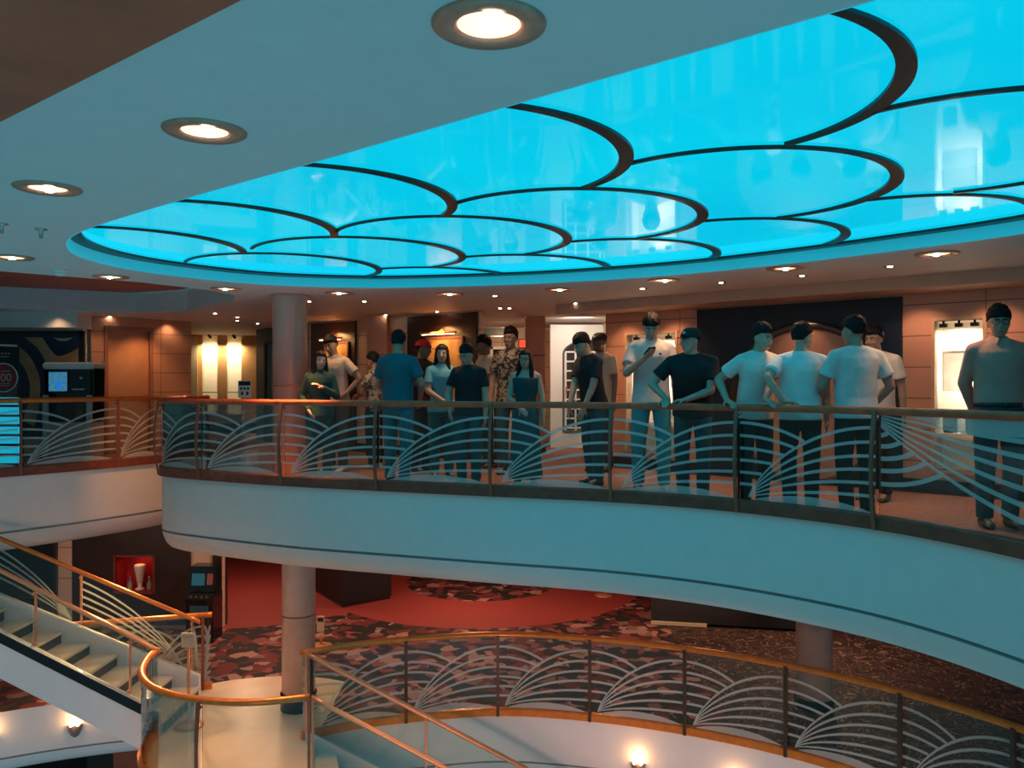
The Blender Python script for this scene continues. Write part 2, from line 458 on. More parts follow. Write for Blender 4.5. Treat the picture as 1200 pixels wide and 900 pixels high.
def ribbon(bm, path, q0, q1, uv, w, zb, hg, off, taper=None):
    """a flat raised band on the glass along the (u, v) polyline, u in 0..1 of the bay, v in 0..1 of the glass height"""
    th = .0035; pts = []
    Ls = abs(q1-q0)
    for u, v in uv:
        pts.append((u*Ls, v*hg))
    R = []
    for i, (a, b) in enumerate(pts):
        p0 = pts[max(i-1, 0)]; p1 = pts[min(i+1, len(pts)-1)]
        dx, dy = p1[0]-p0[0], p1[1]-p0[1]; l = math.hypot(dx, dy) or 1
        ww = w*(taper(i/(len(pts)-1)) if taper else 1)/2
        row = []
        for sgn in (-1, 1):
            aa = min(max(a-dy/l*ww*sgn, 0.004), Ls-.004); bb = min(max(b+dx/l*ww*sgn, .002), hg-.002)
            q = q0+aa; base = path.at(q)+V((0, 0, zb+bb)); s = path.side(q)
            row.append((bm.verts.new(base+s*off), bm.verts.new(base+s*(off+th))))
        R.append(row)
    for p, q in zip(R, R[1:]):
        (a0, a1), (b0, b1) = p; (c0_, c1), (d0, d1) = q
        bm.faces.new((a1, b1, d1, c1)); bm.faces.new((a0, c0_, d0, b0)); bm.faces.new((a0, a1, c1, c0_)); bm.faces.new((b0, d0, d1, b1))
    (a0, a1), (b0, b1) = R[0]; bm.faces.new((a0, b0, b1, a1)); (a0, a1), (b0, b1) = R[-1]; bm.faces.new((a0, a1, b1, b0))
FANV = [.86, .715, .575, .44, .305, .175]
U0, V0 = .07, .03
def fan_y(vk, u): 
    t = min(max((u-U0)/(1-U0), 0), 1); return V0+(vk-V0)*max(0, 1-(1-t)**2)**.76
def wave_lines(first=False, last=False):
    out = []
    for vk in FANV:
        out.append(([(U0+(1-U0)*(1-math.cos(PI/2*i/22)), fan_y(vk, U0+(1-U0)*(1-math.cos(PI/2*i/22)))) for i in range(23)], lambda t: .16+.84*min(1, t*1.5)))
        seg = []
        for i in range(41):
            u = i/40*.75; tt = u/(1-U0)
            v = V0+(vk-V0)*max(0, 1-tt*tt)**.76
            if u > U0 and v < fan_y(FANV[0], u)+.0: break
            seg.append((u, v))
        if len(seg) > 2: out.append((seg, None))
    return out
def mound(bm, path, q0, q1, zb, hg, off):
    L = q1-q0; top = []; bot = []
    for i in range(17):
        u = .10+.86*i/16; v = .012+.085*math.sin(PI*i/16)**.8
        for lst, vv in ((top, v), (bot, .006)):
            q = q0+u*L; lst.append((bm.verts.new(path.at(q)+V((0, 0, zb+vv*hg))+path.side(q)*off), bm.verts.new(path.at(q)+V((0, 0, zb+vv*hg))+path.side(q)*(off+.0035))))
    for i in range(16):
        bm.faces.new((bot[i][1], bot[i+1][1], top[i+1][1], top[i][1])); bm.faces.new((bot[i][0], top[i][0], top[i+1][0], bot[i+1][0]))
        bm.faces.new((top[i][0], top[i][1], top[i+1][1], top[i+1][0])); bm.faces.new((bot[i][0], bot[i+1][0], bot[i+1][1], bot[i][1]))
def sweep_lines():
    """swooping bands: from the top corner down and out, with short hooked bands below"""
    out = []
    for k in range(6):
        v1 = (.80, .66, .52, .37, .22, .07)[k]; vs = .985-.022*k
        seg = []
        for i in range(25):
            t = i/24; u = .012+t*.98
            v = v1+(vs-v1)*(1-t)**1.9
            seg.append((u, v))
        out.append((seg, lambda t: .4+.9*t))
    for k, v0 in enumerate((.79, .68, .56, .44, .31)):
        seg = []
        rise = (.03, .05, .08, .115, .155)[k]; um = .98*(1-((v0+rise-.07)/.805)**(1/1.9))
        for i in range(15):
            t = i/14
            seg.append((.012+um*t, v0+rise*(t**2.2)))
        out.append((seg, None))
    return out
def crescent(bm, path, q0, q1, zb, hg, off):
    L = q1-q0; a_, b_ = [], []
    for i in range(21):
        t = i/20; u = .12+.86*t
        for lst, vv in ((a_, .995), (b_, .995-.145*math.sin(PI*min(1, t*.75))**.9-.001)):
            q = q0+u*L; lst.append((bm.verts.new(path.at(q)+V((0, 0, zb+vv*hg))+path.side(q)*off), bm.verts.new(path.at(q)+V((0, 0, zb+vv*hg))+path.side(q)*(off+.0035))))
    for i in range(20):
        bm.faces.new((b_[i][1], b_[i+1][1], a_[i+1][1], a_[i][1])); bm.faces.new((b_[i][0], a_[i][0], a_[i+1][0], b_[i+1][0]))
        bm.faces.new((b_[i][0], b_[i+1][0], b_[i+1][1], b_[i][1]))
def balustrade(name, label, P, posts, height=1.0, base_h=.12, rail_r=(.042, .034), rail_m='copper', base_m='base_wood', post_m='bronze', etch='wave', etch_from=None, bow=.05, rail_pts=None, plain=(), special=(), post_w=.03, group=None):
    path = Path(P)
    root = empty(name, path.at(path.L/2)); root_loc = root.location.copy()
    tag(root, label, 'balustrade', group)
    def kid(nm, bm, m, parent=None, smooth=False):
        o = build(nm, bm, m, None, smooth)
        o.data.transform(Matrix.Translation(-root_loc))
        o.parent = parent or root
        return o
    qs = [path.bearing(x) if kind == 'x' else x for kind, x in posts]
    # handrail
    bm = bmesh.new()
    prof = [(rail_r[0]*math.cos(2*PI*k/14), rail_r[1]*math.sin(2*PI*k/14)) for k in range(14)]
    rp = rail_pts(path) if rail_pts else [p+V((0, 0, height-rail_r[1])) for p in path.P]
    sweep(bm, rp, prof)
    kid('handrail', bm, M[rail_m], smooth=True)
    if base_h > .02:
        bm = bmesh.new()
        sweep(bm, path.P, [(-.045, 0), (.045, 0), (.045, base_h-.012), (.033, base_h), (-.033, base_h), (-.045, base_h-.012)])
        kid('base_rail', bm, M[base_m])
    zb = base_h; hg = height-2*rail_r[1]-base_h+.012
    for q in qs:
        bm = bmesh.new(); s, t = path.side(q), path.tan(q); th = V((t.x, t.y, 0)).normalized(); b0 = path.at(q)
        R = []
        for i in range(11):
            z = (height-rail_r[1])*i/10
            o_ = .048 + bow*math.sin(PI*i/10)
            wd = post_w*(1-.25*math.sin(PI*i/10)) if bow else post_w
            c = b0+V((0, 0, z))+s*o_
            R.append([bm.verts.new(c+th*wd*.6*a+s*.012*b) for a, b in ((-1, -1), (1, -1), (1, 1), (-1, 1))])
        for p_, q_ in zip(R, R[1:]):
            for k in range(4): bm.faces.new((p_[k], p_[(k+1) % 4], q_[(k+1) % 4], q_[k]))
        bm.faces.new(R[0][::-1]); bm.faces.new(R[-1])
        for z in (.035, height-.1):   # clamps that tie the bar to the glass
            cyl(bm, b0+V((0, 0, z))+s*.0, b0+V((0, 0, z))+s*(.066), .014, n=10)
        kid('post', bm, M[post_m])
    ends = sorted(qs)
    if ends[0] > .08: ends = [0.0]+ends
    if ends[-1] < path.L-.08: ends = ends+[path.L]
    for bi, (a, b) in enumerate(zip(ends, ends[1:])):
        a += .012; b -= .012
        bm = bmesh.new(); n = max(2, int((b-a)/.07)); pts = [path.at(a+(b-a)*i/n) for i in range(n+1)]
        strip_pts = []
        R = []
        for i, p in enumerate(pts):
            s = path.side(a+(b-a)*i/n)
            R.append([bm.verts.new(p+s*o_+V((0, 0, z_))) for o_, z_ in ((-.005, zb), (.005, zb), (.005, zb+hg), (-.005, zb+hg))])
        for p_, q_ in zip(R, R[1:]):
            for k in range(4): bm.faces.new((p_[k], p_[(k+1) % 4], q_[(k+1) % 4], q_[k]))
        bm.faces.new(R[0][::-1]); bm.faces.new(R[-1])
        g = kid('glass_panel', bm, M['glass'])
        if etch and bi not in plain:
            bm = bmesh.new()
            if bi in special:
                for uv, tp in sweep_lines(): ribbon(bm, path, a, b, uv, .036, zb, hg, .0065, tp)
                crescent(bm, path, a, b, zb, hg, .0065)
            else:
                for uv, tp in (wave_lines() if etch == 'wave' else [q_ for q_ in wave_lines() if q_[1]][:5]): ribbon(bm, path, a, b, uv, .027, zb, hg, .0065, tp)
                if etch == 'wave': mound(bm, path, a, b, zb, hg, .0065)
            kid('etched_waves', bm, M['frost'], g)
    return root, path
MAINP = Path(MAIN)
balustrade('balustrade', 'upper gallery balustrade of etched glass under a copper handrail, people standing behind it', void_right(MAIN),
           [('x', 189), ('x', 237), ('x', 333), ('x', 443), ('x', 577), ('x', 718), ('x', 866), ('x', 1028), ('q', MAINP.bearing(1028)+1.75), ('q', MAINP.L-.1)], special=(8,), plain=(0,))
balustrade('balustrade', 'short side gallery balustrade of etched glass in front of the black photo machine', void_right(LEFT),
           [('x', -90), ('x', 22), ('x', 136), ('x', 190)], rail_m='brass', bow=.02)
balustrade('balustrade', 'long curved lower deck balustrade with brass handrail and fan-etched glass', void_right(LOW),
           [('x', 363), ('x', 475), ('x', 583), ('x', 692), ('x', 803), ('x', 922), ('x', 1056), ('x', 1190)], rail_m='brass', base_m='brass', post_m='bronze_dark', bow=.0, base_h=.085)
balustrade('balustrade', 'curved clear glass balustrade with brass handrail round the cream stair landing', void_right(LAND),
           [('x', 178), ('x', 236), ('x', 362)], rail_m='brass', base_m='brass', bow=.03, base_h=.1, etch=None)

short_pts = catmull([(-5.6, 10.2, ZL), (-5.0, 10.36, ZL), (-4.5, 10.5, ZL), (-3.92, 10.66, ZL)], 8)
balustrade('balustrade', 'short lower balustrade behind the left staircase, its orange rail end beside the gaming terminal', void_right(short_pts),
           [('x', 170), ('x', 238)], rail_m='brass', base_m='brass', bow=0, base_h=.085)
# ------------------------------------------------------------------ stairs
def flight(name, label, n0, n1, f0, f1, steps, near_label, far_label, up, nearposts, farposts, etch, curb=.30):
    """n0..n1 and f0..f1: floor-line points (x, y, z) of the two sides; steps climb (or drop) from the first to the second"""
    n0, n1, f0, f1 = map(V, (n0, n1, f0, f1))
    root = empty(name, (n0+f0)/2); loc = root.location.copy()
    tag(root, label, 'staircase')
    def kid(nm, bm, m, smooth=False):
        o = build(nm, bm, m, None, smooth); o.data.transform(Matrix.Translation(-loc)); o.parent = root; return o
    dz = (n1.z-n0.z)/steps
    for i in range(steps):
        t0, t1 = i/steps, (i+1)/steps
        z = n0.z+dz*(i+1 if dz > 0 else i+1)
        a, b, c, d = n0.lerp(n1, t0), n0.lerp(n1, t1), f0.lerp(f1, t1), f0.lerp(f1, t0)
        bm = bmesh.new()
        zb = z-abs(dz)-.05
        top = [bm.verts.new(V((p.x, p.y, z))) for p in (a, b, c, d)]
        bot = [bm.verts.new(V((p.x, p.y, zb))) for p in (a, b, c, d)]
        f = bm.faces.new(top); f.material_index = 0
        bm.faces.new(bot[::-1])
        for k in range(4):
            f = bm.faces.new((top[k], bot[k], bot[(k+1) % 4], top[(k+1) % 4])); f.material_index = 1
        # nosing slab
        ex = (b-a).normalized()*(-.02 if dz > 0 else .02)
        nb = [bm.verts.new(V((p.x, p.y, z+.02))+ (ex if (k in (0, 3)) == (dz > 0) else V())) for k, p in enumerate((a, b, c, d))]
        nl = [bm.verts.new(v.co-V((0, 0, .035))) for v in nb]
        bm.faces.new(nb); bm.faces.new(nl[::-1])
        for k in range(4): bm.faces.new((nb[k], nl[k], nl[(k+1) % 4], nb[(k+1) % 4]))
        kid('step', bm, [M['tread'], M['riser']])
    out = (n0-f0); out.z = 0; out.normalize()
    ct = curb
    for a, b, s, nm in ((n0, n1, out, 'near'), (f0, f1, -out, 'far')):
        bm = bmesh.new()
        pr = [(0, ct), (.0, -.22), (.07, -.22), (.07, ct)]
        R = [[bm.verts.new(p+s*o+V((0, 0, z))) for o, z in pr] for p in (a, b)]
        for k in range(4): bm.faces.new((R[0][k], R[0][(k+1) % 4], R[1][(k+1) % 4], R[1][k]))
        bm.faces.new(R[0][::-1]); bm.faces.new(R[1])
        kid('stringer', bm, M['fascia'])
        bm = bmesh.new()
        pr = [(.068, ct-.005), (.068, ct-.12), (.078, ct-.12), (.078, ct-.005)]
        R = [[bm.verts.new(p+s*o+V((0, 0, z))) for o, z in pr] for p in (a, b)]
        for k in range(4): bm.faces.new((R[0][k], R[0][(k+1) % 4], R[1][(k+1) % 4], R[1][k]))
        bm.faces.new(R[0][::-1]); bm.faces.new(R[1])
        kid('mirror_strip', bm, M['black_gloss'])
    for a, b, lab, ps, side, rm in ((n0, n1, near_label, nearposts, out, 'brassp'), (f0, f1, far_label, farposts, -out, 'brass' if up else 'brassp')):
        pts = [a.lerp(b, i/24)+side*.035+V((0, 0, ct)) for i in range(25)]
        balustrade('balustrade', lab, pts, [('q', q) for q in ps], height=1.0-ct, base_h=.0, rail_r=(.030, .026) if side is out else (.036, .03), rail_m=rm, post_m='brassp', bow=0, etch=None if side is out else etch, post_w=.018)
flight('staircase', 'cream staircase rising to the left from the round landing, brass-railed and glass-sided', (-3.97, 9.22, ZL), (-6.77, 9.22, ZL+1.42), (-3.95, 10.28, ZL), (-6.77, 9.75, ZL+1.42), 9,
       'near glass balustrade of the left staircase, thin pale brass rail', 'far glass balustrade of the left staircase, thick orange brass rail', True, (.35, 1.42, 2.4), (.1, 1.4, 2.6), 'lines')
flight('staircase', 'cream staircase dropping to the right from the round landing', (-1.93, 7.86, ZL), (1.6, 7.86, ZL-1.86), (-2.3, 9.10, ZL), (1.6, 9.10, ZL-2.05), 12,
       'near glass balustrade of the descending staircase, its rail starting at the landing rail', 'far glass balustrade of the descending staircase, in front of the white lower fascia', False, (.02, 1.2, 2.4), (.02, 1.35, 2.6), None, .11)

# ------------------------------------------------------------------ ceiling
ZC, ZP = 2.3, 2.42
O_pts = [(2.6, 1.05), (1.0, 2.39), (-.83, 3.95), (-1.78, 4.74), (-2.9, 5.72), (-3.42, 6.3), (-3.72, 6.9), (-3.8, 7.45), (-3.72, 7.95), (-3.5, 8.4), (-3.06, 8.95), (-2.6, 9.27), (-1.9, 9.46), (-1.19, 9.46), (.3, 9.08),
         (1.58, 8.41), (2.5, 7.62), (3.16, 6.87), (3.8, 6.0), (4.3, 4.8), (4.4, 3.4), (3.95, 2.0), (3.3, 1.15)]
O = [(p.x, p.y) for p in catmull([(x, y, 0) for x, y in O_pts], 6, True)]
Rc = [(-5.07, 8.08), (-4.08, 8.98), (-3.62, 9.75), (-3.50, 10.3), (-3.75, 10.95), (-5.0, 12.55), (-5.97, 12.95), (-7.6, 12.1), (-9.2, 10.9), (-9.4, 8.6), (-8.0, 6.9), (-6.4, 7.3)]
bm = bmesh.new()
fs = fill(bm, [[(-14, -4), (12, -4), (12, 26), (-14, 26)], O, Rc], lambda p: V((p[0], p[1], ZC)))
struct(build('ceiling', bm, M['ceiling']))
def upstand(name, poly, z0, z1, m):
    bm = bmesh.new()
    a = [bm.verts.new((x, y, z0)) for x, y in poly]; b = [bm.verts.new((x, y, z1)) for x, y in poly]
    for i in range(len(poly)):
        j = (i+1) % len(poly); bm.faces.new((a[i], a[j], b[j], b[i]))
    return struct(build(name, bm, m))
upstand('trim_light_well', O, ZC+.11, ZP+.06, M['ceiling'])
upstand('trim_ceiling_recess', Rc, ZC, ZC+.32, M['ceiling'])
bm = bmesh.new(); fill(bm, [[(x*1.02, y) for x, y in Rc]], lambda p: V((p[0], p[1], ZC+.32)))
struct(build('ceiling_recess', bm, M['bronze_ceiling']))
bm = bmesh.new()
fs = fill(bm, [[(-.82+2.6, 2.35-2.1), (-.82, 2.35), (-2.13, 3.39), (-4.6, 5.3), (-7.5, 3.5), (-3, -1.5)]], lambda p: V((p[0], p[1], ZC)))
thicken(bm, fs, V((0, 0, -.02)))
struct(build('ceiling_bronze_band', bm, M['bronze_ceiling']))

# glowing panel with black scale-shaped ribs
lp = empty('luminous_ceiling_panel', (.3, 5.5, ZP)); lpl = lp.location.copy()
tag(lp, 'glowing turquoise ceiling panel with overlapping black scale ribs', 'ceiling light')
def lkid(nm, bm, m):
    o = build(nm, bm, m); o.data.transform(Matrix.Translation(-lpl)); o.parent = lp; return o
m_, t_, b_ = nt('turquoise_light_panel')
tc = N(t_, 'ShaderNodeTexCoord'); nz = N(t_, 'ShaderNodeTexNoise'); nz.inputs['Scale'].default_value = .45
t_.links.new(tc.outputs['Object'], nz.inputs['Vector'])
rp = N(t_, 'ShaderNodeValToRGB'); rp.color_ramp.elements[0].position = .3; rp.color_ramp.elements[1].position = .75
rp.color_ramp.elements[0].color = (0, .51, .76, 1); rp.color_ramp.elements[1].color = (0, .62, .83, 1)
t_.links.new(nz.outputs['Fac'], rp.inputs['Fac']); t_.links.new(rp.outputs['Color'], b_.inputs['Emission Color'])
PANEL_E = b_.inputs['Emission Strength']; PANEL_E.default_value = 1.0
b_.inputs['Base Color'].default_value = (.02, .1, .12, 1); b_.inputs['Roughness'].default_value = .04; b_.inputs['Specular IOR Level'].default_value = .09
big = [(p[0], p[1]) for p in O]
cx, cy = .3, 5.5
bm = bmesh.new(); fs = fill(bm, [[(cx+(x-cx)*1.004, cy+(y-cy)*1.004) for x, y in big]], lambda p: V((p[0], p[1], ZP)))
thicken(bm, fs, V((0, 0, .03)))
lkid('diffuser', bm, m_)
M['rib'] = mat('black_rib', (.006, .008, .009), .35, var=.1)
bm = bmesh.new()
outer, inner = big, [(cx+(x-cx)*.965, cy+(y-cy)*.957) for x, y in big]
a = [[bm.verts.new((x, y, z)) for x, y in L] for L, z in ((outer, ZP-.02), (inner, ZP-.02), (inner, ZP+.005), (outer, ZP+.005))]
for r in range(4):
    p, q = a[r], a[(r+1) % 4]
    for i in range(len(big)):
        j = (i+1) % len(big); bm.faces.new((p[i], p[j], q[j], q[i]))
lkid('border', bm, M['rib'])
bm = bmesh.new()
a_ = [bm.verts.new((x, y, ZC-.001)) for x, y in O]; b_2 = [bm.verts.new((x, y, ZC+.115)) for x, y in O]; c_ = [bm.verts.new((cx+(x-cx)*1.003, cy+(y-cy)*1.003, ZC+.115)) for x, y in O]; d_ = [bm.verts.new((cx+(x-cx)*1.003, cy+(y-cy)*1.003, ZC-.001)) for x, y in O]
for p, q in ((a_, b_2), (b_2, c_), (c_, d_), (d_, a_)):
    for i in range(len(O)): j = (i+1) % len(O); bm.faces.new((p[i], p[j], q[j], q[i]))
lkid('well_wall_glow', bm, mat('well_wall_glow', (.3, .5, .55), .4, emit=(0, .36, .50), estr=.62))  # recess wall made to glow in place of the panel's light on it
scales = [(.66, 3.53, .97), (2.35, 4.33, 1.0), (3.9, 5.0, 1.0), (-.35, 4.5, 1.0), (1.38, 5.2, 1.0), (2.88, 6.22, .95), (-1.37, 5.5, .99), (.43, 6.1, 1.0), (1.86, 6.98, .95), (-2.40, 6.42, 1.0), (-.5, 6.95, 1.0), (1.0, 7.88, .98),
          (-3.42, 7.32, .98), (-1.45, 7.8, 1.0), (.05, 8.75, 1.0), (-2.4, 8.66, 1.0), (-.95, 9.6, 1.0), (1.65, 2.5, 1.0), (3.4, 3.3, 1.0), (2.6, 1.6, .9)]
for x, y, r in scales:
    bm = bmesh.new(); prev = None; segs = []
    for i in range(61):
        a = math.radians(-156+218*i/60)
        w = .017+.052*max(0, math.cos(a+math.radians(14)))**3
        p0 = (x+(r-w)*math.cos(a), y+(r-w)*math.sin(a)); p1 = (x+(r+.012)*math.cos(a), y+(r+.012)*math.sin(a))
        if not (inside(p0, O) and inside(p1, O)): prev = None; continue
        sg = 1 if math.degrees(a) > -5 else (-1 if math.degrees(a) < -100 else 0)
        if sg and any((p1[0]-u)**2+(p1[1]-v_)**2 < (q_-(.005 if sg > 0 else .03))**2 for u, v_, q_ in scales if sg*((u-x)+(v_-y))*.7071 > 1.2 and v_-y-u+x > 0): prev = None; continue
        cur = [bm.verts.new((*p, z)) for p, z in ((p0, ZP-.016), (p1, ZP-.016), (p1, ZP+.002), (p0, ZP+.002))]
        if prev:
            for k in range(4): bm.faces.new((prev[k], prev[(k+1) % 4], cur[(k+1) % 4], cur[k]))
        else: bm.faces.new(cur)
        prev = cur
    if len(bm.faces) > 6: lkid('rib', bm, M['rib'])
    else: bm.free()

# ------------------------------------------------------------------ ceiling fittings
ring_words = ['nearest, at the picture top, biggest', 'second nearest, over the open atrium', 'third, near the left edge by the sprinkler', 'fourth, half cut by the left edge', 'fifth, beside the smoke detector',
              'over the tip of the bronze ceiling recess', 'just above the round gallery column', 'above the man in the blue tee', 'above the white lattice door', 'above the tall man with the phone', 'above the navy wall panel', 'far right, above the grey-shirted man']
rings = [(573, 28), (240, 153), (56, 220), (14, 301), (130, 324), (265, 338), (398, 343), (527, 344), (655, 339), (778, 328), (920, 314), (1098, 297)]
def downlight_proto():
    root = empty('downlight')
    bm = bmesh.new()
    prof = [(.098, .012), (.098, -.004), (.11, -.012), (.165, -.014), (.176, -.008), (.178, .0), (.178, .012)]
    n = 36; R = [[bm.verts.new((r*math.cos(2*PI*k/n), r*math.sin(2*PI*k/n), z)) for k in range(n)] for r, z in prof]
    for p, q in zip(R, R[1:]+R[:1]):
        for k in range(n): bm.faces.new((p[k], p[(k+1) % n], q[(k+1) % n], q[k]))
    build('trim_ring', bm, M['ring'], root, True)
    bm = bmesh.new(); lathe(bm, [(.001, -.011), (.05, -.010), (.085, -.006), (.099, -.003), (.099, .001)], n=28)
    build('lens', bm, M['lens'], root, True)
    bm = bmesh.new(); ellipsoid(bm, V((.012, .0, -.012)), (.030, .030, .012), seg=12, rings=8)
    build('bulb', bm, M['lens_hot'], root, True)
    return root
def dup(root):
    r = root.copy(); COL.objects.link(r)
    for ch in root.children:
        c = ch.copy(); COL.objects.link(c); c.parent = r; c.matrix_parent_inverse = ch.matrix_parent_inverse
        for g in ch.children:
            d = g.copy(); COL.objects.link(d); d.parent = c; d.matrix_parent_inverse = g.matrix_parent_inverse
    return r
dl0 = downlight_proto()
for i, ((x, y), w) in enumerate(zip(rings, ring_words)):
    o = dl0 if i == 0 else dup(dl0)
    o.location = at_height(x, y, ZC)
    tag(o, 'round bronze-ringed downlight, ' + w, 'downlight', 'downlights around the turquoise ceiling panel')
    o.rotation_euler.z = i*.7
    if i < 12: light('SPOT', 'downlight_beam', o.location-V((0, 0, .04)), 36, (1, .52, .26), .05, aim=o.location-V((0, 0, 2)), angle=85, blend=.7)
def spot_proto():
    root = empty('spotlight')
    bm = bmesh.new()
    prof = [(.030, .006), (.034, -.004), (.05, -.007), (.056, .0), (.056, .006)]
    n = 20; R = [[bm.verts.new((r*math.cos(2*PI*k/n), r*math.sin(2*PI*k/n), z)) for k in range(n)] for r, z in prof]
    for p, q in zip(R, R[1:]+R[:1]):
        for k in range(n): bm.faces.new((p[k], p[(k+1) % n], q[(k+1) % n], q[k]))
    build('trim_ring', bm, M['steel'], root, True)
    bm = bmesh.new(); lathe(bm, [(.001, -.012), (.02, -.008), (.032, .003), (.032, .006)], n=16)
    build('bulb', bm, M['lens_hot'], root, True)
    return root
sp0 = spot_proto()
spots = [(63, 367, 'in front of the mural bulkhead'), (129, 371, 'above the peach flush door'), (200, 377, 'at the corner of the peach side wall'), (252, 367, 'left of the round column, first of three'),
         (278, 371.5, 'left of the round column, upper of a close pair'), (278, 375.5, 'left of the round column, lower of a close pair'), (302, 379, 'beside the dark doorway'), (362, 353, 'just right of the round column top'),
         (427, 353, 'above the patterned tee'), (410, 376, 'beside the brown panel edge'), (452, 369, 'over the peach pilaster'), (512, 365, 'in front of the second brown panel'), (580, 346.5, 'alone in front of a close pair'),
         (586, 361, 'left of a close pair over the tall man in glasses'), (597, 361, 'right of a close pair over the tall man in glasses'), (675, 355, 'over the man looking down'), (685, 368, 'in front of the white door'),
         (753, 338, 'over the man with the phone'), (845, 331, 'over the left edge of the navy panel'), (940, 323, 'over the middle of the navy panel'), (1043, 312, 'over the right edge of the navy panel'), (660, 381, 'low, over the lattice arch'), (618, 371, 'by the peach pillar top')]
for i, (x, y, w) in enumerate(spots):
    o = sp0 if i == 0 else dup(sp0)
    o.location = at_height(x, y, ZC)
    tag(o, 'tiny bright ceiling spotlight ' + w, 'spotlight', 'small ceiling spotlights over the gallery')
# sprinklers and smoke detector
for (x, y), w in (((48, 268), 'pendant fire sprinkler hanging between two bronze-ringed downlights'), ((2, 262), 'fire sprinkler at the very left edge of the ceiling')):
    r = empty('ceiling_sprinkler', at_height(x, y, ZC)); tag(r, w, 'sprinkler', 'ceiling sprinklers')
    bm = bmesh.new(); lathe(bm, [(.042, 0), (.040, -.008), (.014, -.012), (.012, -.05), (.008, -.06)], n=14); build('body', bm, M['steel'], r, True)
    bm = bmesh.new(); lathe(bm, [(.001, -.06), (.015, -.062), (.016, -.066), (.001, -.068)], n=14); build('deflector', bm, M['steel'], r)
r = empty('smoke_detector', at_height(70, 316, ZC)); tag(r, 'pale round smoke detector by the bronze ceiling recess', 'smoke detector')
bm = bmesh.new(); lathe(bm, [(.07, 0), (.072, -.012), (.06, -.018), (.058, -.03)], n=22); build('base', bm, M['white'], r, True)
bm = bmesh.new(); lathe(bm, [(.05, -.028), (.052, -.045), (.03, -.062), (.001, -.064)], n=22); build('sensor_dome', bm, M['white'], r, True)
# ------------------------------------------------------------------ upper gallery walls
WR = Wall((1.34, 11.67), (7.2, 6.41))          # the peach wall with the navy panel, on the right
def niche(name, wall, u0, z0, u1, z1, depth, label, parentless=True):
    """a lit display recess: five inner faces with their thickness, glass shelf"""
    r = wall.empty(name, (u0+u1)/2, z0); tag(r, label, 'display niche')
    W_, H_ = u1-u0, z1-z0
    bm = bmesh.new()
    t = .03
    box(bm, V((0, depth+t/2, H_/2)), (W_+2*t, t, H_+2*t)); box(bm, V((-W_/2-t/2, depth/2, H_/2)), (t, depth, H_+2*t)); box(bm, V((W_/2+t/2, depth/2, H_/2)), (t, depth, H_+2*t))
    box(bm, V((0, depth/2, -t/2)), (W_, depth, t)); box(bm, V((0, depth/2, H_+t/2)), (W_, depth, t))
    build('case', bm, mat(name+'_lining', (.86, .78, .66), .5, var=.03), r)
    bm = bmesh.new(); f = .035
    for x, w in ((-W_/2-f/2, f), (W_/2+f/2, f)): box(bm, V((x, -.008, H_/2)), (w, .03, H_+2*f))
    for z in (-f/2, H_+f/2): box(bm, V((0, -.008, z)), (W_, .03, f))
    build('frame', bm, mat(name+'_frame', (.62, .40, .24), .35, var=.05), r)
    for k in range(3):
        bm = bmesh.new(); x = -W_*.36+k*W_*.33
        cyl(bm, V((x, .07, H_)), V((x, .07, H_-.03)), .012, n=10); box(bm, V((x, .07, H_-.05)), (.075, .05, .04)); 
        build('track_lamp', bm, M['dark'], r)
    bm = bmesh.new(); box(bm, V((0, depth*.55, H_*.24)), (W_-.01, depth*.7, .02)); build('shelf', bm, M['white'], r)
    return r
ZT = 2.17
uN2a, uN2b = WR.u_at(735), WR.u_at(792)
uN1a, uN1b = WR.u_at(1096), WR.u_at(1152)
navy0, navy1 = WR.u_at(818), WR.u_at(1058)
zN = (.26, 1.86)
struct(WR.obj('wall_right', [rect(0, 0, WR.len, 2.3), rect(uN2a, zN[0], uN2b, zN[1]), rect(uN1a, zN[0], uN1b, zN[1])], M['peach'], thick=.12))
bm = bmesh.new(); box(bm, V((WR.len/2, -.012, .075)), (WR.len, .024, .15)); o = struct(build('baseboard_right', bm, M['skirting'])); o.matrix_world = WR.mat4(0, 0)
# dropped bulkhead in front of the wall top
bm = bmesh.new(); box(bm, V((WR.len/2-.2, -.29, 2.235)), (WR.len+.5, .58, .13)); o = struct(build('trim_bulkhead', bm, mat('warm_soffit', (.62, .42, .33), .4, var=.04))); o.matrix_world = WR.mat4(0, 0)
n2_u = (uN2a+uN2b)/2; n1_u = (uN1a+uN1b)/2
n2 = niche('display_niche', WR, uN2a, zN[0], uN2b, zN[1], .30, 'tall bright display niche behind the man with the phone')
n1 = niche('display_niche', WR, uN1a, zN[0], uN1b, zN[1], .30, 'tall bright display niche behind the man in the grey shirt')
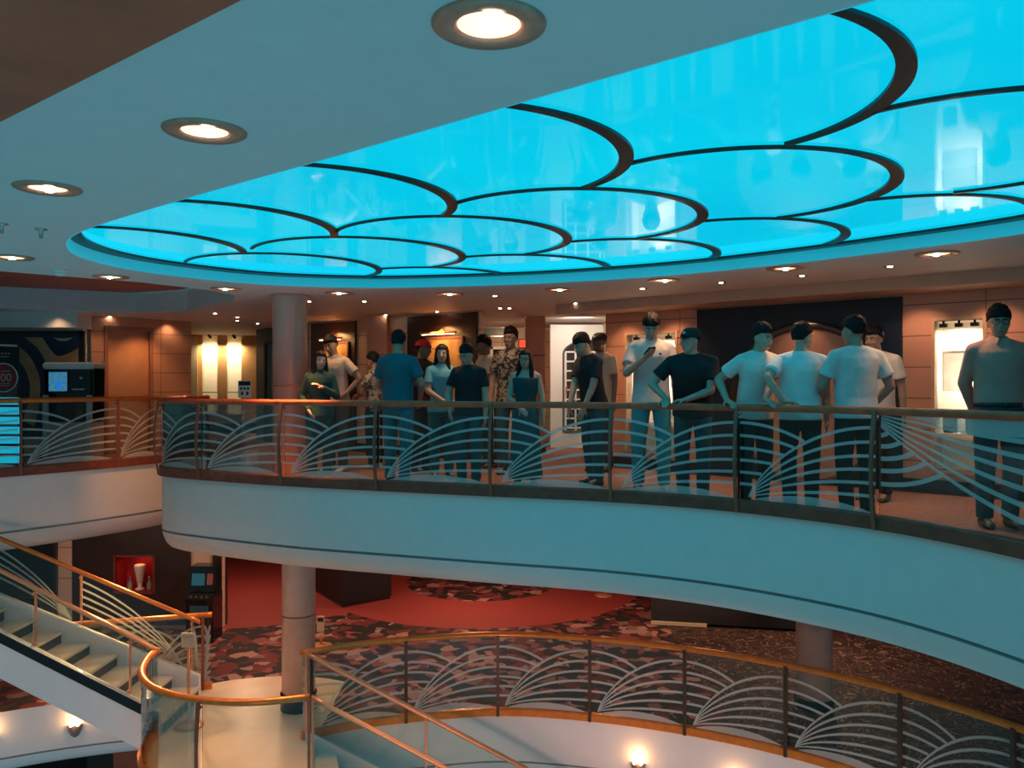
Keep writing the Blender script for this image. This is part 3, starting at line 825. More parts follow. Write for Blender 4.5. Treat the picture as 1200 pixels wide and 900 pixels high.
# things inside the right niche
um = (uN1a+uN1b)/2
r = WR.empty('poster', um-.06, 1.12, -.285); tag(r, 'grey poster sheet hanging in the display niche by the grey-shirted man', 'poster')
bm = bmesh.new(); box(bm, V((0, 0, .2)), (.32, .012, .42)); build('sheet', bm, mat('poster_grey', (.34, .31, .27), .5, var=.15, vscale=8), r)
bm = bmesh.new(); box(bm, V((0, -.003, .415)), (.34, .02, .015)); build('hanger', bm, M['steel'], r)
zsh = zN[0]+.24*1.6+.01
for k, (du, w, h, col, lab) in enumerate(((-.12, .13, .21, (.07, .07, .075), 'dark boxed item, left of two on the niche shelf'), (.10, .13, .2, (.05, .05, .06), 'dark boxed item, right of two on the niche shelf'))):
    r = WR.empty('gift_box', um+du, zsh, -.16); tag(r, lab, 'box', 'boxes in the display niche')
    bm = bmesh.new(); v = box(bm, V((0, 0, h/2)), (w, .06, h)); bmesh.ops.bevel(bm, geom=bm.edges[:], offset=.006, segments=2, affect='EDGES'); build('carton', bm, mat('box_dark%d' % k, col, .4, var=.2), r)
    bm = bmesh.new(); box(bm, V((0, -.032, h*.55)), (w*.7, .004, h*.5)); build('label_panel', bm, mat('box_label%d' % k, (.25, .23, .2), .4, var=.3, vscale=20), r)
r = WR.empty('ornament', uN2b-.14, zsh, -.16); tag(r, 'small pale ornament on the niche shelf behind the leaning man', 'ornament')
bm = bmesh.new(); lathe(bm, [(.001, 0), (.05, .0), (.05, .012), (.014, .03), (.012, .08), (.045, .13), (.05, .17), (.03, .2), (.001, .205)], n=18); build('vase', bm, M['white'], r, True)
# navy panel with a round plaque
r = WR.empty('wall_panel', (navy0+navy1)/2, .04); tag(r, 'large navy wall panel with a round peach disc in a bronze ring', 'wall panel')
W_ = navy1-navy0; bm = bmesh.new(); box(bm, V((0, -.018, 1.055)), (W_, .03, 2.1)); bmesh.ops.bevel(bm, geom=bm.edges[:], offset=.004, affect='EDGES'); build('board', bm, M['navy'], r)
uc = WR.u_at(946)-(navy0+navy1)/2; zc = .90; Rr = .95
bm = bmesh.new(); n = 64
cyl(bm, V((uc, -.034, zc)), V((uc, -.044, zc)), Rr-.03, n=n); build('disc', bm, mat('peach_disc', (.55, .25, .15), .4, var=.06), r)
bm = bmesh.new(); prof = [(Rr-.06, -.034), (Rr-.06, -.06), (Rr-.03, -.075), (Rr+.01, -.07), (Rr+.03, -.055), (Rr+.03, -.034)]
Q = [[bm.verts.new((uc+a*math.cos(2*PI*k/n), b, zc+a*math.sin(2*PI*k/n))) for k in range(n)] for a, b in prof]
for p, q in zip(Q, Q[1:]+Q[:1]):
    for k in range(n): bm.faces.new((p[k], p[(k+1) % n], q[(k+1) % n], q[k]))
build('ring', bm, mat('dark_bronze_ring', (.12, .085, .06), .28, metal=.8, var=.2), r, True)

# return wall at the left end of the peach wall, towards the corridor
def flat_wall(name, a, b, z0, z1, m, thick=.12):
    w = Wall(a, b); return w, struct(w.obj(name, [rect(0, z0, w.len, z1)], m, thick=thick))
W_ret, _ = flat_wall('wall_corridor_right', (1.34, 11.67), (1.42, 11.60), 0, 2.3, M['peach'])
# return face built as a solid pier
bm = bmesh.new(); box(bm, V((1.75, 13.5, 1.15)), (.14, 3.6, 2.3)); o = struct(build('wall_corridor_side', bm, M['cream_clad']))
o.rotation_euler.z = 0
# corridor end wall
WE = Wall((-3.2, 16.4), (3.2, 16.4))
struct(WE.obj('wall_corridor_end', [rect(0, 0, WE.len, 2.3)], M['cream_clad']))
# white door with an arched lattice of panes
xa, xb = bearing(645, 15), bearing(722, 15)
dr = empty('door_1', ((xa+xb)/2, 15.0, 0)); dr['kind'] = 'structure'
W_ = xb-xa; c = 0
bm = bmesh.new()
ox0, ox1 = -W_/2+.24, W_/2-.06; zs, zr = 1.72, .24   # arch springing and rise
def arch(x0, x1, zs, zr, n=18): return [(x0, .30)]+[((x0+x1)/2-(x1-x0)/2*math.cos(PI*i/n), zs+zr*math.sin(PI*i/n)) for i in range(n+1)]+[(x1, .30)]
fs = fill(bm, [rect(-W_/2, 0, W_/2, 2.26), arch(ox0, ox1, zs, zr)], lambda p: V((p[0], 0, p[1])))
thicken(bm, fs, V((0, .10, 0)))
build('door_surround', bm, mat('door_white', (.86, .85, .82), .35, var=.02), dr)
bm = bmesh.new()
for i, pts in enumerate((arch(ox0, ox1, zs, zr),)):
    P3 = [V((x, -.012, z)) for x, z in pts]
    for a, b in zip(P3, P3[1:]+P3[:1]): cyl(bm, a, b, .018, n=8)
build('architrave', bm, mat('architrave_grey', (.10, .10, .10), .4, var=.05), dr)
bm = bmesh.new()
for k in range(1, 4):
    x = ox0+(ox1-ox0)*k/4; box(bm, V((x, .05, (.30+zs+zr*.8)/2)), (.035, .03, zs+zr*.8-.30))
for k in range(9): box(bm, V(((ox0+ox1)/2, .05, .36+k*.175)), (ox1-ox0, .03, .03))
box(bm, V((ox0+.03, .05, 1.0)), (.06, .04, 1.5)); box(bm, V((ox1-.03, .05, 1.0)), (.06, .04, 1.5))
build('lattice', bm, mat('lattice_white', (.88, .87, .84), .35, var=.02), dr)
bm = bmesh.new(); fs = fill(bm, [arch(ox0, ox1, zs, zr)], lambda p: V((p[0], .075, p[1]))); thicken(bm, fs, V((0, .01, 0)))
build('pane', bm, mat('dark_pane', (.05, .045, .045), .1, var=.2), dr)
bm = bmesh.new(); cyl(bm, V((ox0+.05, -.04, .98)), V((ox0+.05, -.04, 1.12)), .012, n=8); build('handle', bm, M['brass'], dr)

# brown panelled wall with lit pictures
WB = Wall((-3.75, 15.02), (-.5, 12.385))
struct(WB.obj('wall_back', [rect(0, 0, WB.len, 2.3)], M['cream_clad']))
bm = bmesh.new(); box(bm, V((WB.len/2, -.012, .075)), (WB.len, .024, .15)); o = struct(build('baseboard_back', bm, M['skirting'])); o.matrix_world = WB.mat4(0, 0)
for (x0, x1, px0, px1, y0, y1, lab, lab2) in ((366, 418, 384, 411, 402, 456, 'dark brown wall panel nearest the round column', 'gold picture under a brass picture lamp, behind the man in the cream tee'),
                                      (479, 561, 503, 545, 396, 470, 'wide dark brown wall panel behind the red cap', 'gold picture under a brass picture lamp, behind the woman with black hair')):
    u0, u1 = max(.02, WB.u_at(x0)), min(WB.len-.02, WB.u_at(x1))
    r = WB.empty('wall_panel', (u0+u1)/2, .05); tag(r, lab, 'wall panel', 'brown panels of the back wall')
    bm = bmesh.new(); box(bm, V((0, -.02, 1.12)), (u1-u0, .036, 2.2)); bmesh.ops.bevel(bm, geom=bm.edges[:], offset=.004, affect='EDGES'); build('board', bm, M['brown_wall'], r)
    pu0, pu1 = WB.u_at(px0), WB.u_at(px1); zt = WB.z_at((px0+px1)/2, y0); zbm = WB.z_at((px0+px1)/2, y1)
    w, h = pu1-pu0, zt-zbm
    r = WB.empty('picture', (pu0+pu1)/2, zbm, .042); tag(r, lab2, 'picture', 'lit pictures on the back wall')
    bm = bmesh.new(); box(bm, V((0, -.008, h/2)), (w, .012, h)); build('canvas', bm, mat('gold_canvas', (.55, .30, .11), .5, var=.35, vscale=5), r)
    bm = bmesh.new()
    for x in (-w/2, w/2): box(bm, V((x, -.015, h/2)), (.03, .03, h+.03))
    for z in (0, h): box(bm, V((0, -.015, z)), (w+.03, .03, .03))
    build('frame', bm, M['bronze'], r)
    bm = bmesh.new(); cyl(bm, V((-w*.5, -.16, h+.07)), V((w*.5, -.16, h+.07)), .018, n=12); cyl(bm, V((0, -.01, h+.01)), V((0, -.06, h+.13)), .008, n=8); cyl(bm, V((0, -.06, h+.13)), V((0, -.16, h+.075)), .008, n=8)
    lamp = build('picture_lamp', bm, M['brass'], r, True)
    bm = bmesh.new(); cyl(bm, V((-w*.45, -.16, h+.049)), V((w*.45, -.16, h+.049)), .006, n=8); build('tube', bm, mat('picture_tube', (.9, .8, .6), .4, emit=(1, .62, .28), estr=9), lamp)
    q = WB.p((pu0+pu1)/2, zt+.10, .22)
    light('AREA', 'picture_light', q, 5.5, (1, .50, .18), .3, aim=WB.p((pu0+pu1)/2, zt-.3, 0))
    light('POINT', 'picture_glow', WB.p((pu0+pu1)/2, zt+.12, .12), .9, (1, .45, .14), .05)
# pilaster between the brown panels, pillar by the corridor
for x0, x1, Y, nm, lab, m in ((430, 453, 13.35, 'pilaster', 'slim peach pilaster behind the patterned tee', M['peach_plain']), (616, 639, 13.6, 'pillar', 'square peach pillar beside the corridor to the white door', M['peach_plain'])):
    xx0, xx1 = bearing(x0, Y), bearing(x1, Y); r = empty(nm, ((xx0+xx1)/2, Y+.15, 0)); tag(r, lab, 'pillar')
    bm = bmesh.new(); box(bm, V((0, 0, 1.15)), (xx1-xx0, .3, 2.3)); bmesh.ops.bevel(bm, geom=bm.edges[:], offset=.01, segments=2, affect='EDGES'); build('shaft', bm, m, r)
    bm = bmesh.new(); box(bm, V((0, 0, .07)), (xx1-xx0+.03, .33, .14)); build('plinth', bm, M['skirting'], r)
    bm = bmesh.new()
    for z in (.75, 1.2, 1.65): box(bm, V((0, 0, z)), (xx1-xx0+.004, .304, .012))
    build('seam', bm, M['skirting'], r)
# framed notice and red lamp in the corridor
q = at_depth(585, 414, 14.6)
r = empty('notice', q); tag(r, 'white framed dark notice behind the tall man in glasses', 'notice')
bm = bmesh.new(); w, h = .27, .19
for x in (-w/2, w/2): box(bm, V((x, 0, 0)), (.05, .03, h+.05))
for z in (-h/2, h/2): box(bm, V((0, 0, z)), (w+.05, .03, .05))
build('frame', bm, M['white'], r); bm = bmesh.new(); box(bm, V((0, .008, 0)), (w, .01, h)); build('board', bm, M['dark'], r)
bm = bmesh.new(); box(bm, V((0, .05, .0)), (.05, .06, .05)); cyl(bm, V((0, .07, .0)), V((0, .07, -1.72)), .02, n=10); build('post', bm, M['steel'], r)
bm = bmesh.new(); lathe(bm, [(.001, -1.72), (.16, -1.72), (.16, -1.70), (.02, -1.68)], V((0, .07, 0)), n=20); build('foot', bm, M['steel'], r)
q = WE.p(WE.u_at(611), WE.z_at(611, 403), 0)
r = empty('illuminated_sign', q); tag(r, 'small glowing red sign at the corridor end beside the peach pillar', 'sign')
bm = bmesh.new(); box(bm, V((0.04, -.03, 0)), (.20, .05, .19)); bmesh.ops.bevel(bm, geom=bm.edges[:], offset=.01, segments=2, affect='EDGES'); build('housing', bm, M['dark'], r)
bm = bmesh.new(); box(bm, V((0.04, -.06, 0)), (.16, .012, .15)); build('face', bm, mat('red_sign', (.5, .02, .01), .4, emit=(1, .06, .02), estr=1.2), r)
q0, q1 = WE.u_at(566), WE.u_at(604)
r = WE.empty('glass_fascia', (q0+q1)/2, WE.z_at(585, 389)); tag(r, 'bluish glass strip high on the corridor end wall', 'glass strip')
bm = bmesh.new(); box(bm, V((0, -.02, 0)), (q1-q0, .03, .16)); build('strip_pane', bm, mat('blue_grey_strip', (.16, .26, .28), .25, var=.05), r)
bm = bmesh.new(); box(bm, V((0, -.02, .09)), (q1-q0+.04, .05, .02)); box(bm, V((0, -.02, -.09)), (q1-q0+.04, .05, .02)); build('rail', bm, M['steel'], r)

# round column of the gallery
def column(name, x, y, z0, z1, r_, m, lab, plinth=.0):
    r = empty(name, (x, y, z0)); tag(r, lab, 'column')
    h = z1-z0
    bm = bmesh.new(); lathe(bm, [(r_, plinth), (r_, h-.06), (r_+.015, h-.05), (r_+.015, h)], n=48); build('shaft', bm, m, r, True)
    if plinth:
        bm = bmesh.new(); lathe(bm, [(r_+.02, 0), (r_+.02, plinth-.02), (r_+.005, plinth)], n=40); build('plinth', bm, M['black_gloss'], r)
    bm = bmesh.new(); lathe(bm, [(r_+.002, h*.5), (r_+.006, h*.5+.004), (r_+.006, h*.5+.012), (r_+.002, h*.5+.016)], n=40); build('band', bm, M['bronze'], r, True)
column('round_column', -2.80, 10.30, 0, 2.3, .215, M['column'], 'round lacquered column standing on the upper gallery left of the woman in green', .0)
column('round_column', -2.62, 10.02, ZL, -.5, .20, M['marble'], 'pale marble column on the lower deck behind the round landing', .22)
column('round_column', 3.74, 10.1, ZL, -.5, .215, M['marble'], 'pale marble column behind the right end of the lower balustrade', .12)

# ------------------------------------------------------------------ left side of the upper gallery
WL = Wall((-6.95, 13.45), (-5.83, 14.83))
d0, d1 = WL.u_at(124), WL.u_at(177)
struct(WL.obj('wall_left', [rect(0, 0, WL.len, 2.3), rect(d0, .0, d1, 2.1)], M['peach'], thick=.12))
dr = WL.empty('door_2', (d0+d1)/2, 0); dr['kind'] = 'structure'; w = d1-d0
bm = bmesh.new(); box(bm, V((0, .06, 1.04)), (w-.03, .04, 2.08)); build('door_leaf', bm, mat('peach_door', (.62, .30, .17), .3, var=.05), dr)
bm = bmesh.new()
for x in (-w/2, w/2): box(bm, V((x, -.005, 1.06)), (.06, .05, 2.12))
box(bm, V((0, -.005, 2.12)), (w+.06, .05, .06)); build('door_frame', bm, mat('terracotta_frame', (.40, .16, .10), .35, var=.05), dr)
bm = bmesh.new(); cyl(bm, V((w/2-.08, .03, 1.0)), V((w/2-.08, -.02, 1.0)), .012, n=10); cyl(bm, V((w/2-.08, -.02, 1.0)), V((w/2-.17, -.02, 1.0)), .01, n=10); build('handle', bm, M['brass'], dr)
WM = Wall((-10.5, 13.2), (-6.95, 13.2))
struct(WM.obj('wall_left_end', [rect(0, 0, WM.len, 2.3)], M['cream_clad']))
# mural with interlaced bands
mu0, mu1 = -2.0, WM.u_at(99.5); zt = WM.z_at(50, 388)
r = WM.empty('mural', mu1, .3); tag(r, 'navy mural of sweeping gold bands in a black frame, behind the photo machine', 'mural')
wm, hm = 2.6, zt-.3
bm = bmesh.new(); box(bm, V((-wm/2, -.015, hm/2)), (wm, .03, hm)); build('canvas', bm, mat('mural_navy', (.012, .03, .07), .5, var=.25, vscale=4), r)
bm = bmesh.new(); box(bm, V((-wm/2, -.025, hm-.03)), (wm, .05, .06)); box(bm, V((-.03, -.025, hm/2)), (.07, .05, hm)); build('frame', bm, M['dark'], r)
def mpt(x, y): return V((WM.u_at(x)-mu1, 0, WM.z_at(x, y)-.3))
def band(name, outer, inner, m):
    bm = bmesh.new(); A = [V((p.x, p.z, 0)) for p in (mpt(*q) for q in outer)]; B = [V((p.x, p.z, 0)) for p in (mpt(*q) for q in inner)]
    A = catmull(A, 6); B = catmull(B, 6)
    fs = fill(bm, [[(p.x, p.y) for p in A]+[(p.x, p.y) for p in B[::-1]]], lambda p: V((p[0], -.031, p[1])))
    thicken(bm, fs, V((0, -.004, 0))); build(name, bm, m, r)
gold = mat('mural_gold', (.50, .33, .17), .45, var=.3, vscale=3); pale = mat('mural_pale', (.42, .42, .36), .45, var=.2, vscale=3)
band('band', [(20, 404), (34, 415), (44, 432), (48.5, 450), (47, 475), (42, 500)], [(20, 420), (29, 430), (35, 444), (36.5, 458), (34.5, 472), (28, 492)], gold)
band('band', [(51, 395.5), (60, 409), (68, 417), (80, 415), (93, 408)], [(30, 395.5), (46, 409), (55, 424), (66, 432), (93, 431)], gold)
band('band', [(64, 395.5), (70, 396.5), (78, 396.5), (87, 395.5)], [(64, 395.6), (71, 399.5), (79, 399.5), (87, 395.6)], pale)
bm = bmesh.new()
o_ = [mpt(x, y) for x, y in ((36, 395.5), (50, 424), (56, 434), (60, 440), (57, 442), (48, 436))]
bm.free()
# bulkhead over the mural
bm = bmesh.new(); box(bm, V((-9.4, 12.98, 2.18)), (5.2, .42, .24)); struct(build('trim_left_bulkhead', bm, M['fascia']))
# promotional board
r = empty('promotional_board', at_depth(8, 470, 12.25)); r.location.z = 0; tag(r, 'promotional board with a red round price badge at the left edge', 'sign board')
wb = .62
bm = bmesh.new(); box(bm, V((-.13, 0, 1.02)), (wb, .04, 1.6)); build('board', bm, M['dark'], r)
bm = bmesh.new(); box(bm, V((-.13, -.022, 1.02)), (wb-.02, .006, .42)); build('photo_strip', bm, mat('board_photo', (.18, .07, .045), .4, var=.4, vscale=9), r)
bm = bmesh.new(); box(bm, V((-.13, -.022, .55)), (wb-.02, .006, .52)); build('cream_strip', bm, mat('board_cream', (.5, .44, .38), .5, var=.05), r)
bm = bmesh.new(); cyl(bm, V((-.03, -.026, 1.27)), V((-.03, -.036, 1.27)), .205, n=40); bd = build('badge', bm, mat('badge_red', (.42, .015, .02), .4, var=.05), r)
bm = bmesh.new(); n = 40; prof = [(.205, -.030), (.22, -.030), (.22, -.040), (.205, -.040)]
Q = [[bm.verts.new((-.03+a*math.cos(2*PI*k/n), b, 1.27+a*math.sin(2*PI*k/n))) for k in range(n)] for a, b in prof]
for p, q in zip(Q, Q[1:]+Q[:1]):
    for k in range(n): bm.faces.new((p[k], p[(k+1) % n], q[(k+1) % n], q[k]))
build('badge_rim', bm, M['white'], bd)
text_mesh('lettering', '200', .17, mat('badge_text', (.72, .5, .42), .5), bd, V((-.03, -.039, 1.265)), (PI/2, 0, 0))
bm = bmesh.new()
for z, w in ((1.63, .36), (1.585, .30)):
    for k in range(7): box(bm, V((-.10-w/2+w*(k+.4)/7, -.022, z)), (w/7*.7, .004, .018))
for z in (1.365, 1.18, 1.15): box(bm, V((-.03, -.038, z)), (.2, .004, .012))
box(bm, V((-.05, -.027, .76)), (.2, .004, .02)); build('small_print', bm, mat('small_print', (.4, .38, .36), .5), r)
bm = bmesh.new(); pts = [V((-.43+.6*i/16, -.025, 1.745+.012*math.sin(PI*i/16))) for i in range(17)]
for a, b in zip(pts, pts[1:]): box(bm, (a+b)/2, ((b-a).length+.003, .006, .03))
build('white_wave', bm, M['white'], r)
bm = bmesh.new()
for x in (-.38, .12): box(bm, V((x, .0, .11)), (.05, .03, .22)); box(bm, V((x, 0, .015)), (.06, .4, .03))
build('stand', bm, M['dark'], r)
# glowing slats added behind the glass to imitate its cyan reflections
r = empty('reflection_slats', at_depth(8, 470, 11.3)); r.location.z = 0; tag(r, 'added glowing cyan slats imitating reflections in the left gallery glass', 'reflection stand-in')
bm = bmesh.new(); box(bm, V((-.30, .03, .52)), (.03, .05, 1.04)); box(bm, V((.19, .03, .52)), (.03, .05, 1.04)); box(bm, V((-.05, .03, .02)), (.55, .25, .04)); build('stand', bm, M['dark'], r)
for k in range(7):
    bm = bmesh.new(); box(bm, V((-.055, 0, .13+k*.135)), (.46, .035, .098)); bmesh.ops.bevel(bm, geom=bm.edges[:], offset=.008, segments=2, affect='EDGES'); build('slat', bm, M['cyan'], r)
# photo machine
Ym = 12.75; xm0, xm1 = bearing(51, Ym), bearing(109, Ym); wm = xm1-xm0
r = empty('photo_machine', ((xm0+xm1)/2, Ym, 0)); tag(r, 'black self-service machine with white top and lit blue screen', 'machine')
zt = at_depth(80, 424, Ym).z
def rbox(name, c, s, m, bev=.02, parent=r, seg=3):
    bm = bmesh.new(); box(bm, V(c), s); bmesh.ops.bevel(bm, geom=bm.edges[:], offset=bev, segments=seg, affect='EDGES'); return build(name, bm, m, parent)
rbox('body', (0, .2, 1.02), (wm, .4, .90), M['black_gloss'], .04)
rbox('top_cap', (.01, .18, zt-.06), (wm+.03, .44, .11), mat('cap_white', (.85, .83, .80), .3, var=.02), .025)
sc_ = rbox('screen_bezel', (-.15, -.008, 1.21), (.32, .02, .34), M['dark'], .006)
bm = bmesh.new(); box(bm, V((-.15, -.02, 1.21)), (.285, .008, .30)); 
m_, t_, b_ = nt('lit_screen'); tc = N(t_, 'ShaderNodeTexCoord'); bk = N(t_, 'ShaderNodeTexBrick'); bk.inputs['Scale'].default_value = 9
bk.inputs['Color1'].default_value = (.06, .30, .50, 1); bk.inputs['Color2'].default_value = (.02, .16, .42, 1); bk.inputs['Mortar'].default_value = (.10, .36, .52, 1); bk.inputs['Mortar Size'].default_value = .04
mp = N(t_, 'ShaderNodeMapping'); mp.inputs['Rotation'].default_value = (PI/2, 0, 0); t_.links.new(tc.outputs['Object'], mp.inputs[0]); t_.links.new(mp.outputs[0], bk.inputs['Vector']); t_.links.new(bk.outputs[0], b_.inputs['Emission Color']); b_.inputs['Emission Strength'].default_value = .6; b_.inputs['Base Color'].default_value = (.02, .05, .1, 1); b_.inputs['Roughness'].default_value = .1
scr = build('screen', bm, m_, sc_)
bm = bmesh.new(); box(bm, V((-.135, -.026, 1.16)), (.075, .004, .13)); build('picture_tile', bm, mat('tile_blue', (.02, .2, .8), .3, emit=(.02, .25, .95), estr=.6), sc_)
rbox('name_plate', (-.14, -.004, 1.425), (.15, .012, .035), M['steel'], .003)
bm = bmesh.new(); lathe(bm, [(.001, 0), (.03, 0), (.034, .012), (.02, .02), (.001, .022)], n=20); o = build('camera_eye', bm, M['steel'], r, True); o.rotation_euler.x = PI/2; o.location = (.20, .0, 1.27)
rbox('print_slot', (.16, -.003, 1.09), (.2, .012, .02), M['steel'], .003)
for x in (-wm/2+.045, wm/2-.045): rbox('side_post', (x, -.02, .50), (.075, .06, 1.0), mat('post_cream', (.62, .54, .47), .4, var=.03), .008)
rbox('pedestal', (0, .2, .29), (wm-.04, .38, .57), mat('pedestal_cream', (.55, .44, .36), .4, var=.04), .015)
# sign stand
r = empty('sign_stand', at_height(285, 545, 0)); tag(r, 'white notice on a slim steel stand between lit columns and the round column', 'sign stand')
bm = bmesh.new(); lathe(bm, [(.001, 0), (.19, 0), (.19, .012), (.15, .022), (.03, .03), (.001, .03)], n=32); build('base', bm, M['steel'], r, True)
bm = bmesh.new(); cyl(bm, V((0, 0, .02)), V((0, 0, 1.0)), .016, n=12); build('pole', bm, M['steel'], r, True)
bm = bmesh.new(); box(bm, V((.03, -.02, 1.10)), (.19, .02, .25)); bmesh.ops.bevel(bm, geom=bm.edges[:], offset=.004, affect='EDGES'); bd = build('board', bm, M['white'], r)
for nm_, x, z, w_, h_ in [('printed_header', .03, 1.185, .17, .06)]+[('printed_symbol', x, 1.11, .028, .035) for x in (-.02, .03, .08)]+[('printed_symbol', x, 1.04, .03, .05) for x in (-.005, .07)]:
    bm = bmesh.new(); v = box(bm, V((x, -.032, z)), (w_, .005, h_)); build(nm_, bm, M['dark'], bd)
# far lit bays behind the sign stand
WF = Wall((-7.95, 18.6), (-4.9, 19.6))
def fu(x): return WF.u_at(x)
zt = WF.z_at(255, 393)
holes = [rect(fu(237), .45, fu(255), zt), rect(fu(266), .45, fu(283), zt)]
struct(WF.obj('wall_far_left', [rect(0, 0, WF.len, 2.3)]+holes, mat('amber_cladding', (.66, .36, .14), .4, var=.06), thick=.1))
for x0, x1, lab in ((237, 255, 'tall white lit bay, left of two behind the sign stand'), (266, 283, 'tall white lit bay, right of two behind the sign stand')):
    u0, u1 = fu(x0), fu(x1); r = WF.empty('lit_bay', (u0+u1)/2, .45); tag(r, lab, 'display niche', 'lit bays of the far wall')
    w, h = u1-u0, zt-.45
    bm = bmesh.new(); box(bm, V((0, .36, h/2)), (w, .03, h)); box(bm, V((-w/2+.01, .23, h/2)), (.02, .26, h)); box(bm, V((w/2-.01, .23, h/2)), (.02, .26, h)); box(bm, V((0, .23, .01)), (w, .26, .02)); box(bm, V((0, .23, h-.01)), (w, .26, .02))
    build('case', bm, mat('bay_lining', (.86, .80, .66), .5, var=.03), r)
    bm = bmesh.new(); box(bm, V((0, -.01, h*.28)), (w, .02, .02)); build('shelf', bm, M['steel'], r)
    bm = bmesh.new(); box(bm, V((0, -.12, h+.04)), (.12, .06, .06)); cyl(bm, V((0, -.12, h+.06)), V((0, -.12, h+.14)), .02, n=8); cyl(bm, V((-.02, -.15, h+.0)), V((.02, -.22, h-.06)), .035, n=12); build('track_lamp', bm, M['dark'], r)
    light('AREA', 'bay_light', WF.p((u0+u1)/2, zt-.25, .10), 11, (1, .82, .55), .25, aim=WF.p((u0+u1)/2, .9, -.3))
bm = bmesh.new(); box(bm, V((fu(226), -.03, 1.15)), (.2, .06, 2.2)); o = build('pilaster', bm, mat('pale_pilaster', (.8, .62, .36), .4, var=.04)); o.matrix_world = WF.mat4(0, 0); tag(o, 'pale yellow pilaster at the left of the lit bays', 'pillar')
bm = bmesh.new(); box(bm, V((WF.len/2, -.014, .12)), (WF.len, .026, .24)); o = struct(build('baseboard_far_left', bm, M['skirting'])); o.matrix_world = WF.mat4(0, 0)
# dark doorway
WD = Wall((-5.36, 17.1), (-3.75, 15.02))
struct(WD.obj('wall_left_back', [rect(0, 0, WD.len, 2.3)], M['brown_wall']))
dr = WD.empty('door_3', WD.len*.42, 0, .02); dr['kind'] = 'structure'
bm = bmesh.new()
for x in (-.5, .5): box(bm, V((x, -.01, 1.0)), (.07, .05, 2.0))
box(bm, V((0, -.01, 2.0)), (1.07, .05, .07)); build('door_frame', bm, M['dark'], dr)
bm = bmesh.new(); box(bm, V((0, .0, .98)), (.93, .03, 1.95)); build('door_leaf', bm, mat('dark_red_door', (.05, .015, .012), .35, var=.2), dr)
# ------------------------------------------------------------------ lower deck
WQ = Wall((-12, 13.3), (-4.72, 13.3))
ZB = -.5
def zrect(u0, z0, u1, z1): return rect(u0, z0, u1, z1)
n0, n1 = WQ.u_at(136), WQ.u_at(182)
nz0, nz1 = WQ.z_at(160, 694), WQ.z_at(160, 651)
b0, b1 = WQ.u_at(86), WQ.u_at(224)
struct(WQ.obj('wall_lower_left', [zrect(0, ZL, WQ.len, ZB), zrect(n0, nz0, n1, nz1)], M['cream_clad']))
r = WQ.empty('wall_panel', (b0+b1)/2, ZL+.05); tag(r, 'dark brown lower deck wall panel around the red lit niche', 'wall panel')
bm = bmesh.new(); um = (b0+b1)/2
fs = fill(bm, [rect(b0-um, 0, b1-um, ZB-ZL-.05), rect(n0-um, nz0-ZL-.05, n1-um, nz1-ZL-.05)], lambda p: V((p[0], -.04, p[1]))); thicken(bm, fs, V((0, .038, 0)))
build('board', bm, M['brown_wall'], r)
r = WQ.empty('display_niche', (n0+n1)/2, nz0); tag(r, 'red lit wall niche holding a cream vase, on the lower deck', 'display niche'); w, h = n1-n0, nz1-nz0
bm = bmesh.new(); t = .02
box(bm, V((0, .34, h/2)), (w, t, h)); box(bm, V((-w/2+.01, .17, h/2)), (t, .34, h)); box(bm, V((w/2-.01, .17, h/2)), (t, .34, h)); box(bm, V((0, .17, .01)), (w, .34, t)); box(bm, V((0, .17, h-.01)), (w, .34, t))
build('case', bm, mat('niche_red', (.30, .015, .014), .4, var=.1), r)
bm = bmesh.new()
for x in (-w/2, w/2): box(bm, V((x, -.045, h/2)), (.035, .03, h+.03))
for z in (0, h): box(bm, V((0, -.045, z)), (w, .03, .035))
build('frame', bm, mat('niche_frame', (.16, .03, .02), .4, var=.1), r)
light('AREA', 'niche_light', WQ.p((n0+n1)/2, nz1-.05, -.12), .7, (1, .30, .16), .2, aim=WQ.p((n0+n1)/2, nz0, -.2))
r = WQ.empty('vase', WQ.u_at(160), nz0+.02, -.12); tag(r, 'tall cream vase, tallest thing in the red lit niche', 'vase')
bm = bmesh.new(); lathe(bm, [(.001, 0), (.075, 0), (.075, .015), (.03, .04), (.045, .12), (.075, .28), (.09, .36), (.085, .40), (.07, .405), (.06, .38), (.001, .37)], n=24); build('body', bm, mat('vase_cream', (.7, .6, .48), .3, var=.06), r, True)
bm = bmesh.new(); lathe(bm, [(.046, .115), (.052, .12), (.046, .128)], n=20); build('collar', bm, M['brass'], r, True)
for x, lab in ((149, 'small glass bottle left of the cream vase'), (172, 'small glass bottle right of the cream vase')):
    r = WQ.empty('bottle', WQ.u_at(x), nz0+.02, -.10); tag(r, lab, 'bottle', 'bottles in the red niche')
    bm = bmesh.new(); lathe(bm, [(.001, 0), (.04, 0), (.042, .01), (.042, .10), (.015, .14), (.013, .18), (.016, .185)], n=16); build('body', bm, mat('bottle_glass', (.25, .24, .22), .1, var=.1), r, True)
    bm = bmesh.new(); lathe(bm, [(.018, .185), (.018, .215), (.001, .218)], n=14); build('stopper', bm, M['steel'], r, True)
